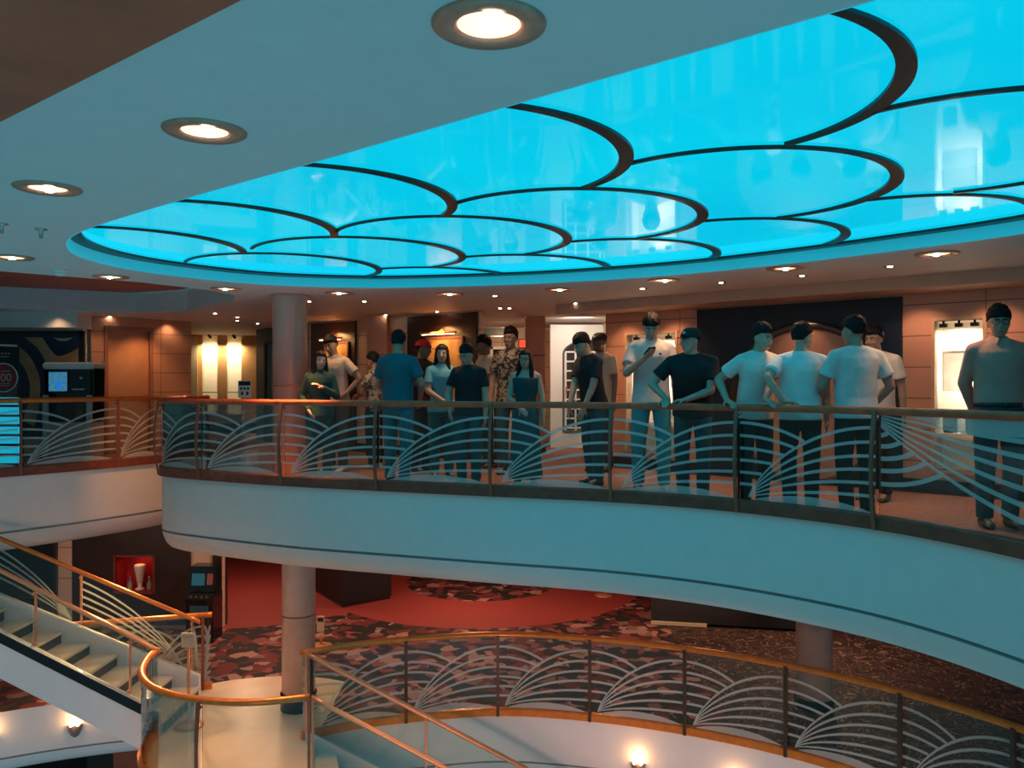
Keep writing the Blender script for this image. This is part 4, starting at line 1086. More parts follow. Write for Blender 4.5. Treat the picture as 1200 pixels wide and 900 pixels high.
# black gap at the left and gaming terminal
r = WQ.empty('shop_front', WQ.u_at(18), ZL, .03); tag(r, 'black unlit shop front behind the left staircase', 'shop front')
bm = bmesh.new(); box(bm, V((0, .0, 1.0)), (1.35, .05, 2.0)); build('opening_board', bm, M['dark'], r)
bm = bmesh.new()
for x in (-.68, .68): box(bm, V((x, -.02, 1.0)), (.05, .06, 2.05))
for z in (.5, 1.0, 1.5): box(bm, V((0, -.03, z)), (1.3, .03, .015))
build('frame', bm, mat('shop_frame', (.03, .02, .018), .3, var=.2), r)
q = at_height(236, 752, ZL)
r = empty('gaming_terminal', (q.x, q.y, ZL)); tag(r, 'black gaming terminal with lit blue screen beside the dark lower wall panel', 'gaming machine')
def rb(name, c, s, m, bev=.012, parent=r, rx=0):
    bm = bmesh.new(); vs = box(bm, V(c), s, Matrix.Rotation(rx, 3, 'X')); bmesh.ops.bevel(bm, geom=bm.edges[:], offset=bev, segments=2, affect='EDGES'); return build(name, bm, m, parent)
rb('cabinet', (0, .12, .36), (.42, .42, .72), M['black_gloss']); rb('upper_cabinet', (0, .18, .93), (.40, .28, .44), M['black_gloss'])
rb('deck', (0, -.08, .70), (.40, .22, .05), M['dark'], rx=math.radians(12))
s_ = rb('screen', (-.06, .035, .98), (.2, .012, .24), mat('terminal_screen', (.02, .1, .15), .15, emit=(.02, .20, .30), estr=.22), .004, rx=math.radians(-10))
rb('side_display', (.12, .035, .98), (.09, .012, .22), mat('terminal_side', (.2, .05, .04), .2, emit=(.35, .12, .10), estr=.12), .004, rx=math.radians(-10))
rb('lower_screen', (0, -.095, .50), (.28, .012, .16), mat('terminal_lower', (.03, .09, .1), .15, emit=(.03, .10, .12), estr=.12), .004)
bm = bmesh.new()
for k in range(4): cyl(bm, V((-.12+.08*k, -.11, .715)), V((-.12+.08*k, -.11, .735)), .018, n=10)
build('buttons', bm, M['steel'], r)
bm = bmesh.new(); box(bm, V((-4.80, 13.42, -1.65)), (.14, .3, 2.3)); struct(build('trim_dark_jamb', bm, M['brown_wall']))
# far red wall and rear wall of the lower deck
WX = Wall((-12, 19.5), (10, 19.5)); struct(WX.obj('wall_lower_rear', [zrect(0, ZL, WX.len, ZB)], mat('wine_wall', (.12, .02, .018), .4, var=.2)))
# tall dark bar block with its corner towards the viewer
r = empty('bar_block', (-3.01, 14.45, ZL)); tag(r, 'tall black bar block standing on the red carpet behind the marble column', 'bar')
bm = bmesh.new(); A = [(0, 0), (.78, .62), (.1, 1.9), (-.80, 1.2)]
a = [bm.verts.new((x, y, .06)) for x, y in A]; b = [bm.verts.new((x, y, 1.75)) for x, y in A]
bm.faces.new(a[::-1]); bm.faces.new(b)
for i in range(4): bm.faces.new((a[i], a[(i+1) % 4], b[(i+1) % 4], b[i]))
build('carcass', bm, M['dark'], r)
bm = bmesh.new(); A2 = [(x*.97+.0, y*.97+.03) for x, y in A]; a = [bm.verts.new((x, y, 0)) for x, y in A2]; b = [bm.verts.new((x, y, .06)) for x, y in A2]
bm.faces.new(a[::-1]); bm.faces.new(b)
for i in range(4): bm.faces.new((a[i], a[(i+1) % 4], b[(i+1) % 4], b[i]))
build('plinth', bm, M['skirting'], r)
bm = bmesh.new(); A3 = [(x*1.04-.005, y*1.03-.03) for x, y in A]; a = [bm.verts.new((x, y, 1.75)) for x, y in A3]; b = [bm.verts.new((x, y, 1.8)) for x, y in A3]
bm.faces.new(a[::-1]); bm.faces.new(b)
for i in range(4): bm.faces.new((a[i], a[(i+1) % 4], b[(i+1) % 4], b[i]))
build('top', bm, M['black_gloss'], r)
# long dark counter with a bright kick rail
p0, p1 = at_height(763, 731, ZL), at_height(960, 742, ZL)
d = (p1-p0); L = d.length; r = empty('counter', p0, math.atan2(d.y, d.x)); tag(r, 'long black counter on the lower deck with a bright kick rail', 'counter')
bm = bmesh.new(); box(bm, V((L/2, .35, .5)), (L, .7, .92)); build('carcass', bm, M['dark'], r)
bm = bmesh.new(); box(bm, V((L/2, .33, .99)), (L+.06, .8, .05)); bmesh.ops.bevel(bm, geom=bm.edges[:], offset=.01, segments=2, affect='EDGES'); build('worktop', bm, M['black_gloss'], r)
bm = bmesh.new(); lt = (at_height(828, 734, ZL)-p0).length
box(bm, V((lt/2, -.04, .035)), (lt, .06, .05)); build('kick_rail', bm, mat('kick_rail_cream', (.85, .68, .48), .25, metal=.3), r)
light('SPOT', 'counter_spot', p0+V((.3, -1.0, 2.2)), 30, WARM, .06, aim=p0+V((.5, 0, 0)), angle=50)
# stanchions and small sign
def stanchion(x, y, z, lab, h=.95, board=None, lean=0):
    r = empty('stanchion', at_height(x, y, z)); tag(r, lab, 'stanchion')
    bm = bmesh.new(); lathe(bm, [(.001, 0), (.17, 0), (.17, .012), (.12, .024), (.03, .035), (.001, .035)], n=28); build('base', bm, M['brassp'], r, True)
    bm = bmesh.new(); cyl(bm, V((0, 0, .03)), V((0, 0, h)), .018, n=12); build('pole', bm, M['brassp'], r, True)
    if board:
        bm = bmesh.new(); box(bm, V((0, -.02, h+board[1]/2)), (board[0], .02, board[1])); bmesh.ops.bevel(bm, geom=bm.edges[:], offset=.004, affect='EDGES'); bd = build('board', bm, mat('notice_cream', (.66, .52, .38), .5, var=.05), r)
        bm = bmesh.new(); box(bm, V((0, -.033, h+board[1]*.78)), (board[0]*.8, .004, board[1]*.25)); build('printed_band', bm, M['dark'] if board[2] else mat('print_grey', (.4, .34, .28), .5), bd)
    else:
        bm = bmesh.new(); lathe(bm, [(.018, h-.05), (.03, h-.04), (.03, h), (.012, h+.02), (.022, h+.035), (.001, h+.05)], n=16); build('finial', bm, M['brassp'], r, True)
    return r
stanchion(708, 698, ZL, 'brass rope stanchion standing alone on the red carpet ring')
stanchion(221, 851, ZL+.012, 'brass stanchion with a cream notice on the round stair landing', .92, (.15, .17, False))
stanchion(376, 757, ZL, 'small white notice on a stand just right of the lower marble column', .22, (.11, .24, True))
q = at_height(672, 691, ZL)
# sconces on the lower fascias
def sconce(p, nrm, lab):
    r = empty('wall_sconce', p, math.atan2(nrm.x, -nrm.y)); tag(r, lab, 'wall lamp', 'sconces on the lower fascias')
    bm = bmesh.new(); n, m = 20, 9; R = []
    for j in range(m):
        t = j/(m-1); rad = .085*math.sin(PI/2*min(1, t*1.05+.08))**.8; zz = -.11+.15*t
        row = []
        for k in range(n):
            a = PI*(k/(n-1)); rr = rad
            z2 = zz + (.022*abs(math.sin(a*3)) if j == m-1 else 0)
            row.append(bm.verts.new((rr*math.cos(a), -rr*math.sin(a)-.004, z2)))
        R.append(row)
    for p_, q_ in zip(R, R[1:]):
        for k in range(n-1): bm.faces.new((p_[k], p_[k+1], q_[k+1], q_[k]))
    fs = bm.faces[:]; thicken(bm, fs, V((0, .006, .002)))
    build('bowl', bm, mat('sconce_bowl', (.35, .22, .15), .4, metal=.4, var=.1), r, True)
    bm = bmesh.new(); box(bm, V((0, .0, -.03)), (.10, .02, .12)); build('backplate', bm, M['bronze'], r)
    for x in (-.035, .035):
        bm = bmesh.new(); ellipsoid(bm, V((x, -.045, .03)), (.02, .02, .035), seg=12, rings=8); build('bulb', bm, mat('sconce_bulb', (1, .8, .6), .4, emit=(1, .62, .32), estr=14), r, True)
    light('POINT', 'sconce_light', V(p)+V(nrm)*.09+V((0, 0, .13)), 2.6, (1, .50, .20), .05)
def on_path(P, x, z, lab):
    pp = Path(P); q = pp.bearing(x); p = pp.at(q); s = pp.side(q); sconce(V((p.x, p.y, z))+s*.0, s, lab)
on_path(LOWL, 88, -3.13, 'lit tulip wall sconce on the cream fascia left of the landing')
on_path(LOWL, -12, -3.10, 'lit tulip wall sconce at the very left edge of the lower fascia')
on_path(LOW, 748, -3.27, 'lit tulip wall sconce on the white fascia under the lower balustrade')
on_path(LOW, 862, -3.31, 'lit tulip wall sconce cut by the bottom edge under the lower balustrade')
# dim bay below the lower deck, left
r = empty('cabinet', (-5.35, 11.8, -6.2)); tag(r, 'dark cabinet with an orange door in the gloom below the left fascia', 'cabinet')
bm = bmesh.new(); box(bm, V((0, .3, 1.1)), (1.6, .6, 2.2)); build('carcass', bm, M['dark'], r)
for x in (-.2, .35):
    bm = bmesh.new(); box(bm, V((x, -.02, 1.3)), (.4, .03, 1.6)); dd = build('door', bm, mat('orange_door', (.30, .09, .04), .4, var=.1), r)
    bm = bmesh.new(); box(bm, V((x+.16, -.045, 1.3)), (.02, .02, .2)); build('handle', bm, M['steel'], dd)
# ------------------------------------------------------------------ people
PENDING = []
def pending(o, voxel, it=3, fac=.5):
    rm = o.modifiers.new('r', 'REMESH'); rm.mode = 'VOXEL'; rm.voxel_size = voxel; rm.use_smooth_shade = True
    if it:
        sm = o.modifiers.new('s', 'SMOOTH'); sm.factor = fac; sm.iterations = it
    PENDING.append(o)
def flush():
    bpy.context.view_layer.update()
    dg = bpy.context.evaluated_depsgraph_get()
    done = [(o, bpy.data.meshes.new_from_object(o.evaluated_get(dg))) for o in PENDING]
    for o, me in done:
        old = o.data; o.modifiers.clear(); mats = list(old.materials); o.data = me; me.name = o.name
        if not me.materials:
            for m in mats: me.materials.append(m)
        for p in me.polygons: p.use_smooth = True
        bpy.data.meshes.remove(old)
    PENDING.clear()
def rotx(a): return Matrix.Rotation(a, 3, 'X')
def rotz(a): return Matrix.Rotation(a, 3, 'Z')
X3, Y3, Z3 = V((1, 0, 0)), V((0, 1, 0)), V((0, 0, 1))
SKINS = {}
def skin(c):
    if c not in SKINS:
        SKINS[c] = mat('skin_%d' % len(SKINS), c, .5, var=.06, vscale=12)
    return SKINS[c]
CL = {}
def cloth(c, pattern=None):
    k = (c, pattern)
    if k not in CL:
        if pattern is None: CL[k] = mat('cloth_%d' % len(CL), c, .85, var=.10, vscale=7, bump=.25, bscale=14)
        else:
            m, t, b = nt('print_%d' % len(CL)); tc = N(t, 'ShaderNodeTexCoord'); nz = N(t, 'ShaderNodeTexNoise'); nz.inputs['Scale'].default_value = 16; nz.inputs['Detail'].default_value = 1; nz.inputs['Distortion'].default_value = 1.2
            t.links.new(tc.outputs['Object'], nz.inputs['Vector']); rp = N(t, 'ShaderNodeValToRGB'); rp.color_ramp.interpolation = 'CONSTANT'
            rp.color_ramp.elements[0].color = (*c, 1); rp.color_ramp.elements[1].position = .5; rp.color_ramp.elements[1].color = (*pattern, 1)
            t.links.new(nz.outputs['Fac'], rp.inputs['Fac']); t.links.new(rp.outputs['Color'], b.inputs['Base Color']); b.inputs['Roughness'].default_value = .85
            CL[k] = m
    return CL[k]
HAIR = mat('black_hair', (.010, .008, .008), .6, spec=.2, var=.3, vscale=20, bump=.5, bscale=60)
SHOE_W = mat('white_shoe', (.6, .58, .55), .5, var=.05); SHOE_D = mat('dark_shoe', (.02, .02, .022), .4, var=.1)
EYE_W = mat('eye_white', (.6, .57, .53), .3); EYE_D = mat('eye_iris', (.02, .012, .01), .2); LIP = mat('lips', (.30, .10, .085), .45); SPEC = mat('spectacle_frame', (.012, .011, .011), .3)
CAPB = mat('cap_logo', (.5, .5, .52), .5)

def ik(sh, wr, l1, l2, hint):
    d = wr-sh; L = d.length; mx = (l1+l2)*.995
    if L > mx: wr = sh+d*(mx/L); d = wr-sh; L = mx
    a = (l1*l1-l2*l2+L*L)/(2*L); h = math.sqrt(max(0, l1*l1-a*a))
    u = d.normalized(); p = hint-u*hint.dot(u)
    if p.length < 1e-5: p = V((0, 1, 0))-u*u.y
    return sh+u*a+p.normalized()*h, wr

def hand(bm, w, d, nrm, sd, curl=.5, k=1.0, spread=.0):
    """wrist w, direction d, palm normal nrm (towards the palm side), sd=+1/-1 which side the thumb leaves"""
    d = d.normalized(); nrm = (nrm-d*nrm.dot(d)).normalized(); s = d.cross(nrm)*sd
    q = [(w-d*.01, .030, .020), (w+d*.02, .033, .019), (w+d*.055, .041, .017), (w+d*.092, .040, .0145)]
    loft(bm, [(p, s, nrm, a*k, b*k) for p, a, b in q], 12)
    for i, (off, L) in enumerate(((.031, .068), (.0105, .078), (-.0105, .072), (-.031, .056))):
        p = w+d*.085*k+s*off*k; dirn = (d+s*off*spread*6).normalized()
        for j, (fr, r) in enumerate(((.45, .0095), (.32, .0088), (.26, .0080))):
            th = curl*(.55+.55*j)
            dd = (dirn*math.cos(th)+nrm*math.sin(th)).normalized()
            e = p+dd*L*fr*k; capsule(bm, p, e, r*k, (r-.0006)*k, 8); p = e
    p = w+d*.03*k+s*.030*k
    for dd, L, r in (((d*.55+s*.75+nrm*.35), .038, .0125), ((d*.85+s*.35+nrm*.45), .032, .0105)):
        e = p+dd.normalized()*L*k; capsule(bm, p, e, r*k, (r-.0012)*k, 8); p = e

def person(label, x, y, H, yaw=0, lean=0, shift=0, head=(0, 0, 0), skin_c=(.42, .24, .17), shirt=(.5, .5, .5), shirt_print=None, sleeve='short', pants=(.03, .03, .04), pants_len='long', shoes='dark',
           hair='short', hairm=None, cap=None, glasses=False, arms=None, stance=.0, female=False, collar=False, skirt=False, build_=1.0, hips=0, emblem=False):
    """arms: two dicts (left side of the body, right side): world wrist target 'w' or local 'l', elbow hint 'h', palm normal 'n', curl"""
    k = H/1.75
    root_m = Matrix.Translation(V((x, y, 0))) @ Matrix.Rotation(yaw, 4, 'Z')
    inv = root_m.inverted()
    def local(p): return (inv @ V(p))/k
    bm = bmesh.new()
    pelvis = V((hips, .0, .93))
    Rl = rotx(-lean)                       # leaning forward moves the head to -Y
    # forward lean: rotate about x so +z goes to -y
    Rl = Matrix.Rotation(lean, 3, 'X')
    def up(px, py, pz): return pelvis + Rl @ V((px, py, pz-.93)) + V((shift*(pz-.93), 0, 0))
    ax, ay = X3, Rl @ Y3
    sw = (.175 if female else .195)*build_
    wz = (.80 if female else .92)
    torso = [(.82, .135, .105, 0), (.88, .165, .12, .005), (.95, .165 if not female else .172, .12, .005), (1.04, .145*wz/.92*build_, .105, 0), (1.12, .138*wz/.92*build_, .10*build_, -.002), (1.22, .152*build_, .108*build_, -.006),
             (1.32, .168*build_, .118*build_, -.008), (1.385, .175*build_, .108*build_, -.002), (1.43, .152*build_, .088, .006), (1.462, .105, .072, .012), (1.485, .070, .062, .012), (1.51, .058, .058, .012)]
    def trings(g, z0, z1, gz=0):
        out = []
        for z, rx, ry, oy in torso:
            if z0 <= z <= z1: out.append((up(0, oy, z+gz), ax, ay, rx+g, ry+g))
        return out
    loft(bm, trings(-.012, .8, 1.6), 20)
    nb = up(0, .012, 1.47)
    hy, hp, hr = head
    Rh = Matrix.Rotation(lean*.5, 3, 'X') @ rotz(hy) @ Matrix.Rotation(hp, 3, 'X') @ Matrix.Rotation(hr, 3, 'Y')
    hc = nb + Matrix.Rotation(lean*.8, 3, 'X') @ V((0, -.012, .062)) + Rh @ V((0, -.018, .085)) + V((shift*.1, 0, 0))
    capsule(bm, nb-V((0, 0, .03)), hc+Rh @ V((0, .02, -.06)), .056, .05, 12)
    # head: cranium, jaw, nose, ears, brow
    def hd(p): return hc + Rh @ V(p)
    ellipsoid(bm, hd((0, .012, .030)), (.074, .092, .088), Rh)
    loft(bm, [(hd((0, -.012, .03)), Rh @ X3, Rh @ Y3, .070, .076), (hd((0, -.018, -.02)), Rh @ X3, Rh @ Y3, .067, .072), (hd((0, -.026, -.065)), Rh @ X3, Rh @ Y3, .056, .060), (hd((0, -.040, -.098)), Rh @ X3, Rh @ Y3, .038, .040), (hd((0, -.050, -.113)), Rh @ X3, Rh @ Y3, .020, .022)], 18)
    capsule(bm, hd((0, -.088, .012)), hd((0, -.108, -.026)), .009, .014, 8); ellipsoid(bm, hd((0, -.098, -.034)), (.019, .014, .009), Rh, 10, 6)
    for s in (-1, 1):
        ellipsoid(bm, hd((s*.072, .012, -.008)), (.010, .020, .032), Rh, 10, 8)
        ellipsoid(bm, hd((s*.030, -.083, .022)), (.024, .010, .008), Rh, 10, 6)
        ellipsoid(bm, hd((s*.036, -.072, -.028)), (.022, .018, .018), Rh, 10, 6)
    ellipsoid(bm, hd((0, -.086, -.066)), (.024, .012, .011), Rh, 10, 6)
    # legs
    legs = {}
    for s in (-1, 1):
        hip = V((hips+s*.092, .0, .90)); an = V((s*(.095+stance*.10), .02-s*stance*.22*(1), .085)); kn = (hip+an)*.5+V((s*.012, -.025-abs(stance)*.02, .02))
        legs[s] = (hip, kn, an)
        bare = pants_len == 'short' or skirt
        g = 0 if bare else -.012
        capsule(bm, hip, kn, .085+g, .056+g*.5, 12); capsule(bm, kn, an, .054+g*.5, .036, 12)
        ellipsoid(bm, kn.lerp(an, .3)+V((0, .014, 0)), (.052+g*.5, .056+g*.5, .12), None, 12, 8)
        capsule(bm, an-V((0, 0, .03)), an+V((s*.015, -.12, -.05)), .036, .028, 10)
    # arms
    AR = {}
    for s, a in zip((1, -1), arms or ({}, {})):
        sh = up(s*(sw-.020), .006, 1.400)
        if 'w' in a: wr = local(a['w'])
        else: wr = up(*a.get('l', (s*.27, -.03, .84))) if a.get('t', True) else V(a['l'])
        hint = V(a.get('h', (s*.6, 1, -.3)))
        el, wr = ik(sh, wr, .285, .255, hint)
        AR[s] = (sh, el, wr)
        g = -.010 if sleeve == 'long' else 0
        capsule(bm, up(s*.05, .014, 1.462), sh, .044+g, .05+g, 12)
        capsule(bm, sh, el, .052*build_+g, .041+g, 12); capsule(bm, el, wr, .041+g, .028, 12)
        ellipsoid(bm, el.lerp(wr, .28), (.041+g, .041+g, .07), (wr-el).to_track_quat('Z', 'Y').to_matrix(), 12, 8)
        d = (wr-el)
        hd_ = V(a['d']) if 'd' in a else d
        hand(bm, wr, hd_, V(a.get('n', (-s*1, 0, 0))), a.get('ts', 1), a.get('c', .45))
        # put the thumb on the front side: ts chosen by the caller
    def finish(name, bm, m, parent, vox=None, it=3):
        bmesh.ops.scale(bm, vec=(k, k, k), verts=bm.verts[:])
        o = build(name, bm, m, parent, smooth=True)
        if vox: pending(o, vox, it)
        return o
    root = finish('person', bm, skin(skin_c), None, .0088, 3)
    root.matrix_world = root_m
    tag(root, label, 'person', None)
    # eyes, brows, mouth
    for s in (-1, 1):
        bm = bmesh.new(); ellipsoid(bm, hd((s*.030, -.0835, .006)), (.0135, .007, .0065), Rh, 12, 8); e = finish('eye', bm, EYE_W, root)
        bm = bmesh.new(); ellipsoid(bm, hd((s*.030, -.0885, .006)), (.0062, .0035, .0062), Rh, 10, 6); finish('iris', bm, EYE_D, e)
        bm = bmesh.new(); capsule(bm, hd((s*.014, -.092, .024)), hd((s*.046, -.083, .026)), .0045, .0035, 6); finish('eyebrow', bm, HAIR, root)
    bm = bmesh.new(); ellipsoid(bm, hd((0, -.0945, -.066)), (.021, .006, .0065), Rh, 12, 6); finish('lips', bm, LIP, root)
    # trousers, shorts or skirt
    pm = cloth(pants); bm = bmesh.new()
    loft(bm, [(up(0, .003, z), ax, ay, rx+.012, ry+.014) for z, rx, ry in ((.80, .125, .10), (.86, .165, .12), (.93, .172, .124), (1.0, .156*(.94 if female else 1)*build_**.5, .115))], 20)
    for s in (-1, 1):
        hip, kn, an = legs[s]
        if skirt: continue
        if pants_len == 'short':
            e = hip.lerp(kn, .92); capsule(bm, hip, e, .100, .092, 14, True); ellipsoid(bm, hip, (.1, .105, .1))
        else:
            e = an+V((0, 0, -.012)); capsule(bm, hip, kn, .099, .076, 14); ellipsoid(bm, kn, (.076, .076, .08)); capsule(bm, kn, e, .075, .062, 14, True)
    if skirt:
        loft(bm, [(up(0, 0, .9), X3, Y3, .175, .135), (V((hips, 0, .62)), X3, Y3, .19, .16), (V((hips*.5, 0, .25)), X3, Y3, .215, .19), (V((0, 0, .09)), X3, Y3, .225, .20)], 24)
    finish('skirt' if skirt else ('shorts' if pants_len == 'short' else 'trousers'), bm, pm, root, .0115, 2)
    # shirt
    sm_ = cloth(shirt, shirt_print); bm = bmesh.new()
    hem = .86 if not collar else .965
    g = .019
    if sleeve == 'none':
        tr = [(up(0, oy, z), ax, ay, rx+.010, ry+.010) for z, rx, ry, oy in torso if .9 <= z <= 1.39]; loft(bm, tr, 20)
        for s in (-1, 1):
            capsule(bm, up(s*.09, -.075, 1.36), up(s*.085, .0, 1.46), .014, .014, 8); capsule(bm, up(s*.085, .0, 1.46), up(s*.085, .08, 1.36), .014, .014, 8)
    else:
        tr = [(up(0, 0, hem), ax, ay, .196*build_**.5 if not collar else .176*build_**.5, .150 if not collar else .13)] + [(up(0, oy, z), ax, ay, max(rx, .158*build_ if z < 1.15 and not female else rx)+g, ry+g) for z, rx, ry, oy in torso if hem+.04 < z <= 1.47] + [(up(0, .012, 1.492), ax, ay, .078, .072)]
        loft(bm, tr, 24)
        for s in (1, -1):
            sh, el, wr = AR[s]
            ellipsoid(bm, sh, (.060*build_,)*3); capsule(bm, up(s*.055, .014, 1.452), sh, .052, .059*build_, 14)
            if sleeve == 'short':
                e = sh.lerp(el, .66); capsule(bm, sh, e, .058*build_, .070*build_, 14, True)
            else:
                capsule(bm, sh, el, .060*build_, .053, 14); ellipsoid(bm, el, (.053,)*3); capsule(bm, el, el.lerp(wr, .97), .053, .038, 14, True)
        if collar:
            loft(bm, [(up(0, .012, 1.47), ax, ay, .086, .08), (up(0, .016, 1.515), ax, ay, .068, .068)], 18)
            for s in (-1, 1): capsule(bm, up(s*.03, -.07, 1.495), up(s*.055, -.105, 1.455), .014, .006, 8)
    so = finish({'none': 'top', 'short': 'tee_shirt', 'long': 'long_sleeved_shirt'}[sleeve] if not skirt else 'dress_top', bm, sm_, root, .0105, 7)
    if collar:
        bm = bmesh.new(); loft(bm, [(up(0, .003, .955), ax, ay, .176*build_**.5, .138), (up(0, .003, .99), ax, ay, .176*build_**.5, .138)], 24); box(bm, up(0, -.138, .972), (.045, .012, .034), Rl); finish('belt', bm, SHOE_D, root)
    # shoes
    for s in (-1, 1):
        an = legs[s][2]; bm = bmesh.new()
        ring = []
        for yy, w, h in ((.06, .020, .03), (.05, .034, .052), (.01, .038, .062), (-.05, .042, .050), (-.11, .046, .036), (-.155, .036, .026), (-.172, .018, .016)):
            ring.append((V((an.x+s*.012*max(0, -yy/.1), an.y+yy, h*.75)), X3, Z3, w, h*.75))
        loft(bm, ring, 14)
        for v in bm.verts: v.co.z = max(v.co.z, .002)
        sh_ = finish('shoe', bm, SHOE_W if shoes == 'white' else SHOE_D, root)
    # hair
    if hair:
        hm = hairm or HAIR; bm = bmesh.new()
        vs = ellipsoid(bm, V((0, 0, 0)), (1, 1, 1), None, 40, 28)
        for v in vs:
            d = v.co.normalized(); az = math.atan2(d.x, -d.y)      # 0 = front
            fr = math.cos(az)
            # hairline height: high over the forehead, low at the nape
            line = .22+.10*noise.noise(V((az*3, x, y))) if fr > .6 else (-.12+(.34)*max(0, (fr-.05)/.55) if fr > .05 else max(-.66, -.12-1.2*(.05-fr)))
            if hair == 'long': line = .34 if fr > .62 else (-.9)
            if hair == 'fringe': line = .06+.12*noise.noise(V((az*4, x, y))) if fr > .5 else (-.18+.24*max(0, (fr-.05)/.45) if fr > .05 else max(-.68, -.18-1.2*(.05-fr)))
            t = min(1, max(0, (d.z-line)/.09)); thick = .84+((.24+.16*max(0, d.z)) if hair != 'long' else .30)*t
            if cap: thick = min(thick, 1.06) if d.z < .12 else .9
            nz_ = noise.noise(d*5+V((x, y, 0)))*.10+noise.noise(d*11+V((y, x, 0)))*.09*max(.3, d.z+.3)
            top = .12*max(0, d.z)*(1 if hair != 'long' else .3)*(0 if cap else 1)
            rr = thick+nz_*t+top*t
            v.co = hd((0, .012, .030)) + Rh @ V((d.x*.0765*rr, d.y*.0945*rr, d.z*.092*rr))
        if hair == 'long':
            for s in (-1, 1):
                loft(bm, [(hd((s*.060, .015, .05)), Rh @ X3, Rh @ Y3, .03, .055), (hd((s*.074, .012, -.03)), Rh @ X3, Rh @ Y3, .026, .05), (hd((s*.082, .005, -.12)), Rh @ X3, Rh @ Y3, .030, .045), (hd((s*.088, -.03, -.22)), X3, Y3, .034, .04), (hd((s*.088, -.045, -.31)), X3, Y3, .026, .03), (hd((s*.084, -.05, -.36)), X3, Y3, .010, .012)], 14)
            loft(bm, [(hd((0, .06, .05)), Rh @ X3, Rh @ Y3, .075, .05), (hd((0, .07, -.06)), Rh @ X3, Rh @ Y3, .085, .045), (hd((0, .085, -.18)), X3, Y3, .10, .04), (hd((0, .10, -.32)), X3, Y3, .095, .032), (hd((0, .10, -.38)), X3, Y3, .06, .02)], 18)
        finish('hair', bm, hm, root)
    if cap:
        cm = cloth(cap); bm = bmesh.new(); rings = []
        for i in range(9):
            a = PI/2*i/8; zz = .035+.092*math.sin(a); r_ = max(.002, math.cos(a)**.75)
            rings.append((hd((0, .010, zz)), Rh @ X3, Rh @ Y3, .092*r_, .112*r_))
        loft(bm, rings, 24); o = finish('cap', bm, cm, root)
        bm = bmesh.new(); a_, b_ = [], []
        pts = [(.074*math.sin(t), -.078-.085*math.cos(t)) for t in [PI*(-.5+i/14) for i in range(15)]]
        top = [bm.verts.new(hd((px, py, .042-.012*abs(px)/.07-(abs(py)-.08)*.12))) for px, py in pts]; low = [bm.verts.new(v.co-Rh @ V((0, 0, .005))) for v in top]
        bm.faces.new(top); bm.faces.new(low[::-1])
        for i in range(len(top)): j = (i+1) % len(top); bm.faces.new((top[i], low[i], low[j], top[j]))
        finish('visor', bm, cm, o)
        bm = bmesh.new(); ellipsoid(bm, hd((0, -.088, .075)), (.022, .012, .016), Rh, 12, 8); finish('emblem', bm, CAPB, o)
    if emblem:
        bm = bmesh.new(); ellipsoid(bm, up(.075, -.132, 1.345), (.013, .006, .010), None, 10, 6); finish('chest_emblem', bm, SPEC, so)
    if glasses:
        bm = bmesh.new()
        for s in (-1, 1):
            P = [hd((s*.032+.024*math.cos(2*PI*i/16), -.100, .004+.019*math.sin(2*PI*i/16))) for i in range(16)]
            for a, b in zip(P, P[1:]+P[:1]): capsule(bm, a, b, .0028, .0028, 6, True)
            capsule(bm, hd((s*.056, -.098, .008)), hd((s*.076, .01, .008)), .0025, .0025, 6, True)
        capsule(bm, hd((-.008, -.101, .008)), hd((.008, -.101, .008)), .0025, .0025, 6, True)
        finish('spectacles', bm, SPEC, root)
    return root, root_m, AR, k

D = math.radians
def rail_pt(x, up_=.0, back=.0):
    q = MAINP.bearing(x); p = MAINP.at(q); s = MAINP.side(q); return p-s*back+V((0, 0, 1.0+up_))
tan_, brn, pal = (.40, .22, .15), (.22, .11, .075), (.48, .29, .21)
W = lambda x, Y: (bearing(x, Y), Y)
DOWN = ({'l': (.25, -.05, .84), 'h': (1, .6, 0), 'ts': 1}, {'l': (-.25, -.05, .84), 'h': (-1, .6, 0), 'ts': -1})
def A(l, r): return (l, r)
dn = lambda s, y=-.05, z=.83, x=.245: {'l': (s*x, y, z), 'h': (s*.7, .8, 0), 'ts': s, 'n': (-s, 0, 0)}
fr = lambda s, x, y, z, c=.5, n=None: {'l': (x, y, z), 'h': (s*.9, .35, -.8), 'ts': s, 'n': n or (-s*.6, 0, -.6), 'c': c}
def on_rail(s, x, back=.02, h=None, c=.55, d=None):
    p = rail_pt(x, .030, back); return {'w': p, 'h': h or (s*.8, .6, -.2), 'n': (0, 0, -1), 'c': c, 'ts': s, 'd': d or (0, -1, -.25)}
P_ = {}
person('person in a dark green long-sleeved top with long dark hair, leftmost by the column', *W(375, 10.0), 1.585, D(14), head=(D(10), D(4), 0), skin_c=pal, shirt=(.012, .055, .045), sleeve='long', pants=(.015, .04, .042), hair='long', female=True,
       arms=A(fr(1, .02, -.20, 1.26), dn(-1, -.12, .95, .15)))
person('person in a cream tee behind the green top, one hand on the hip', *W(394, 11.0), 1.84, D(-25), shift=-.06, head=(D(8), D(16), D(-10)), skin_c=tan_, shirt=(.58, .44, .33), pants=(.07, .05, .04), pants_len='long', shoes='white',
       arms=A({'l': (.20, -.06, 1.0), 'h': (1, .5, 0), 'ts': 1, 'n': (-1, 0, 0)}, dn(-1)))
person('short person in a black and white printed tee, facing away to the left', *W(439, 11.4), 1.62, D(-110), head=(D(-5), D(10), 0), skin_c=tan_, shirt=(.55, .45, .36), shirt_print=(.10, .07, .06), pants=(.015, .016, .018), pants_len='long', shoes='white', arms=A(fr(1, .10, -.28, 1.05), fr(-1, -.08, -.28, 1.1)), build_=.93)
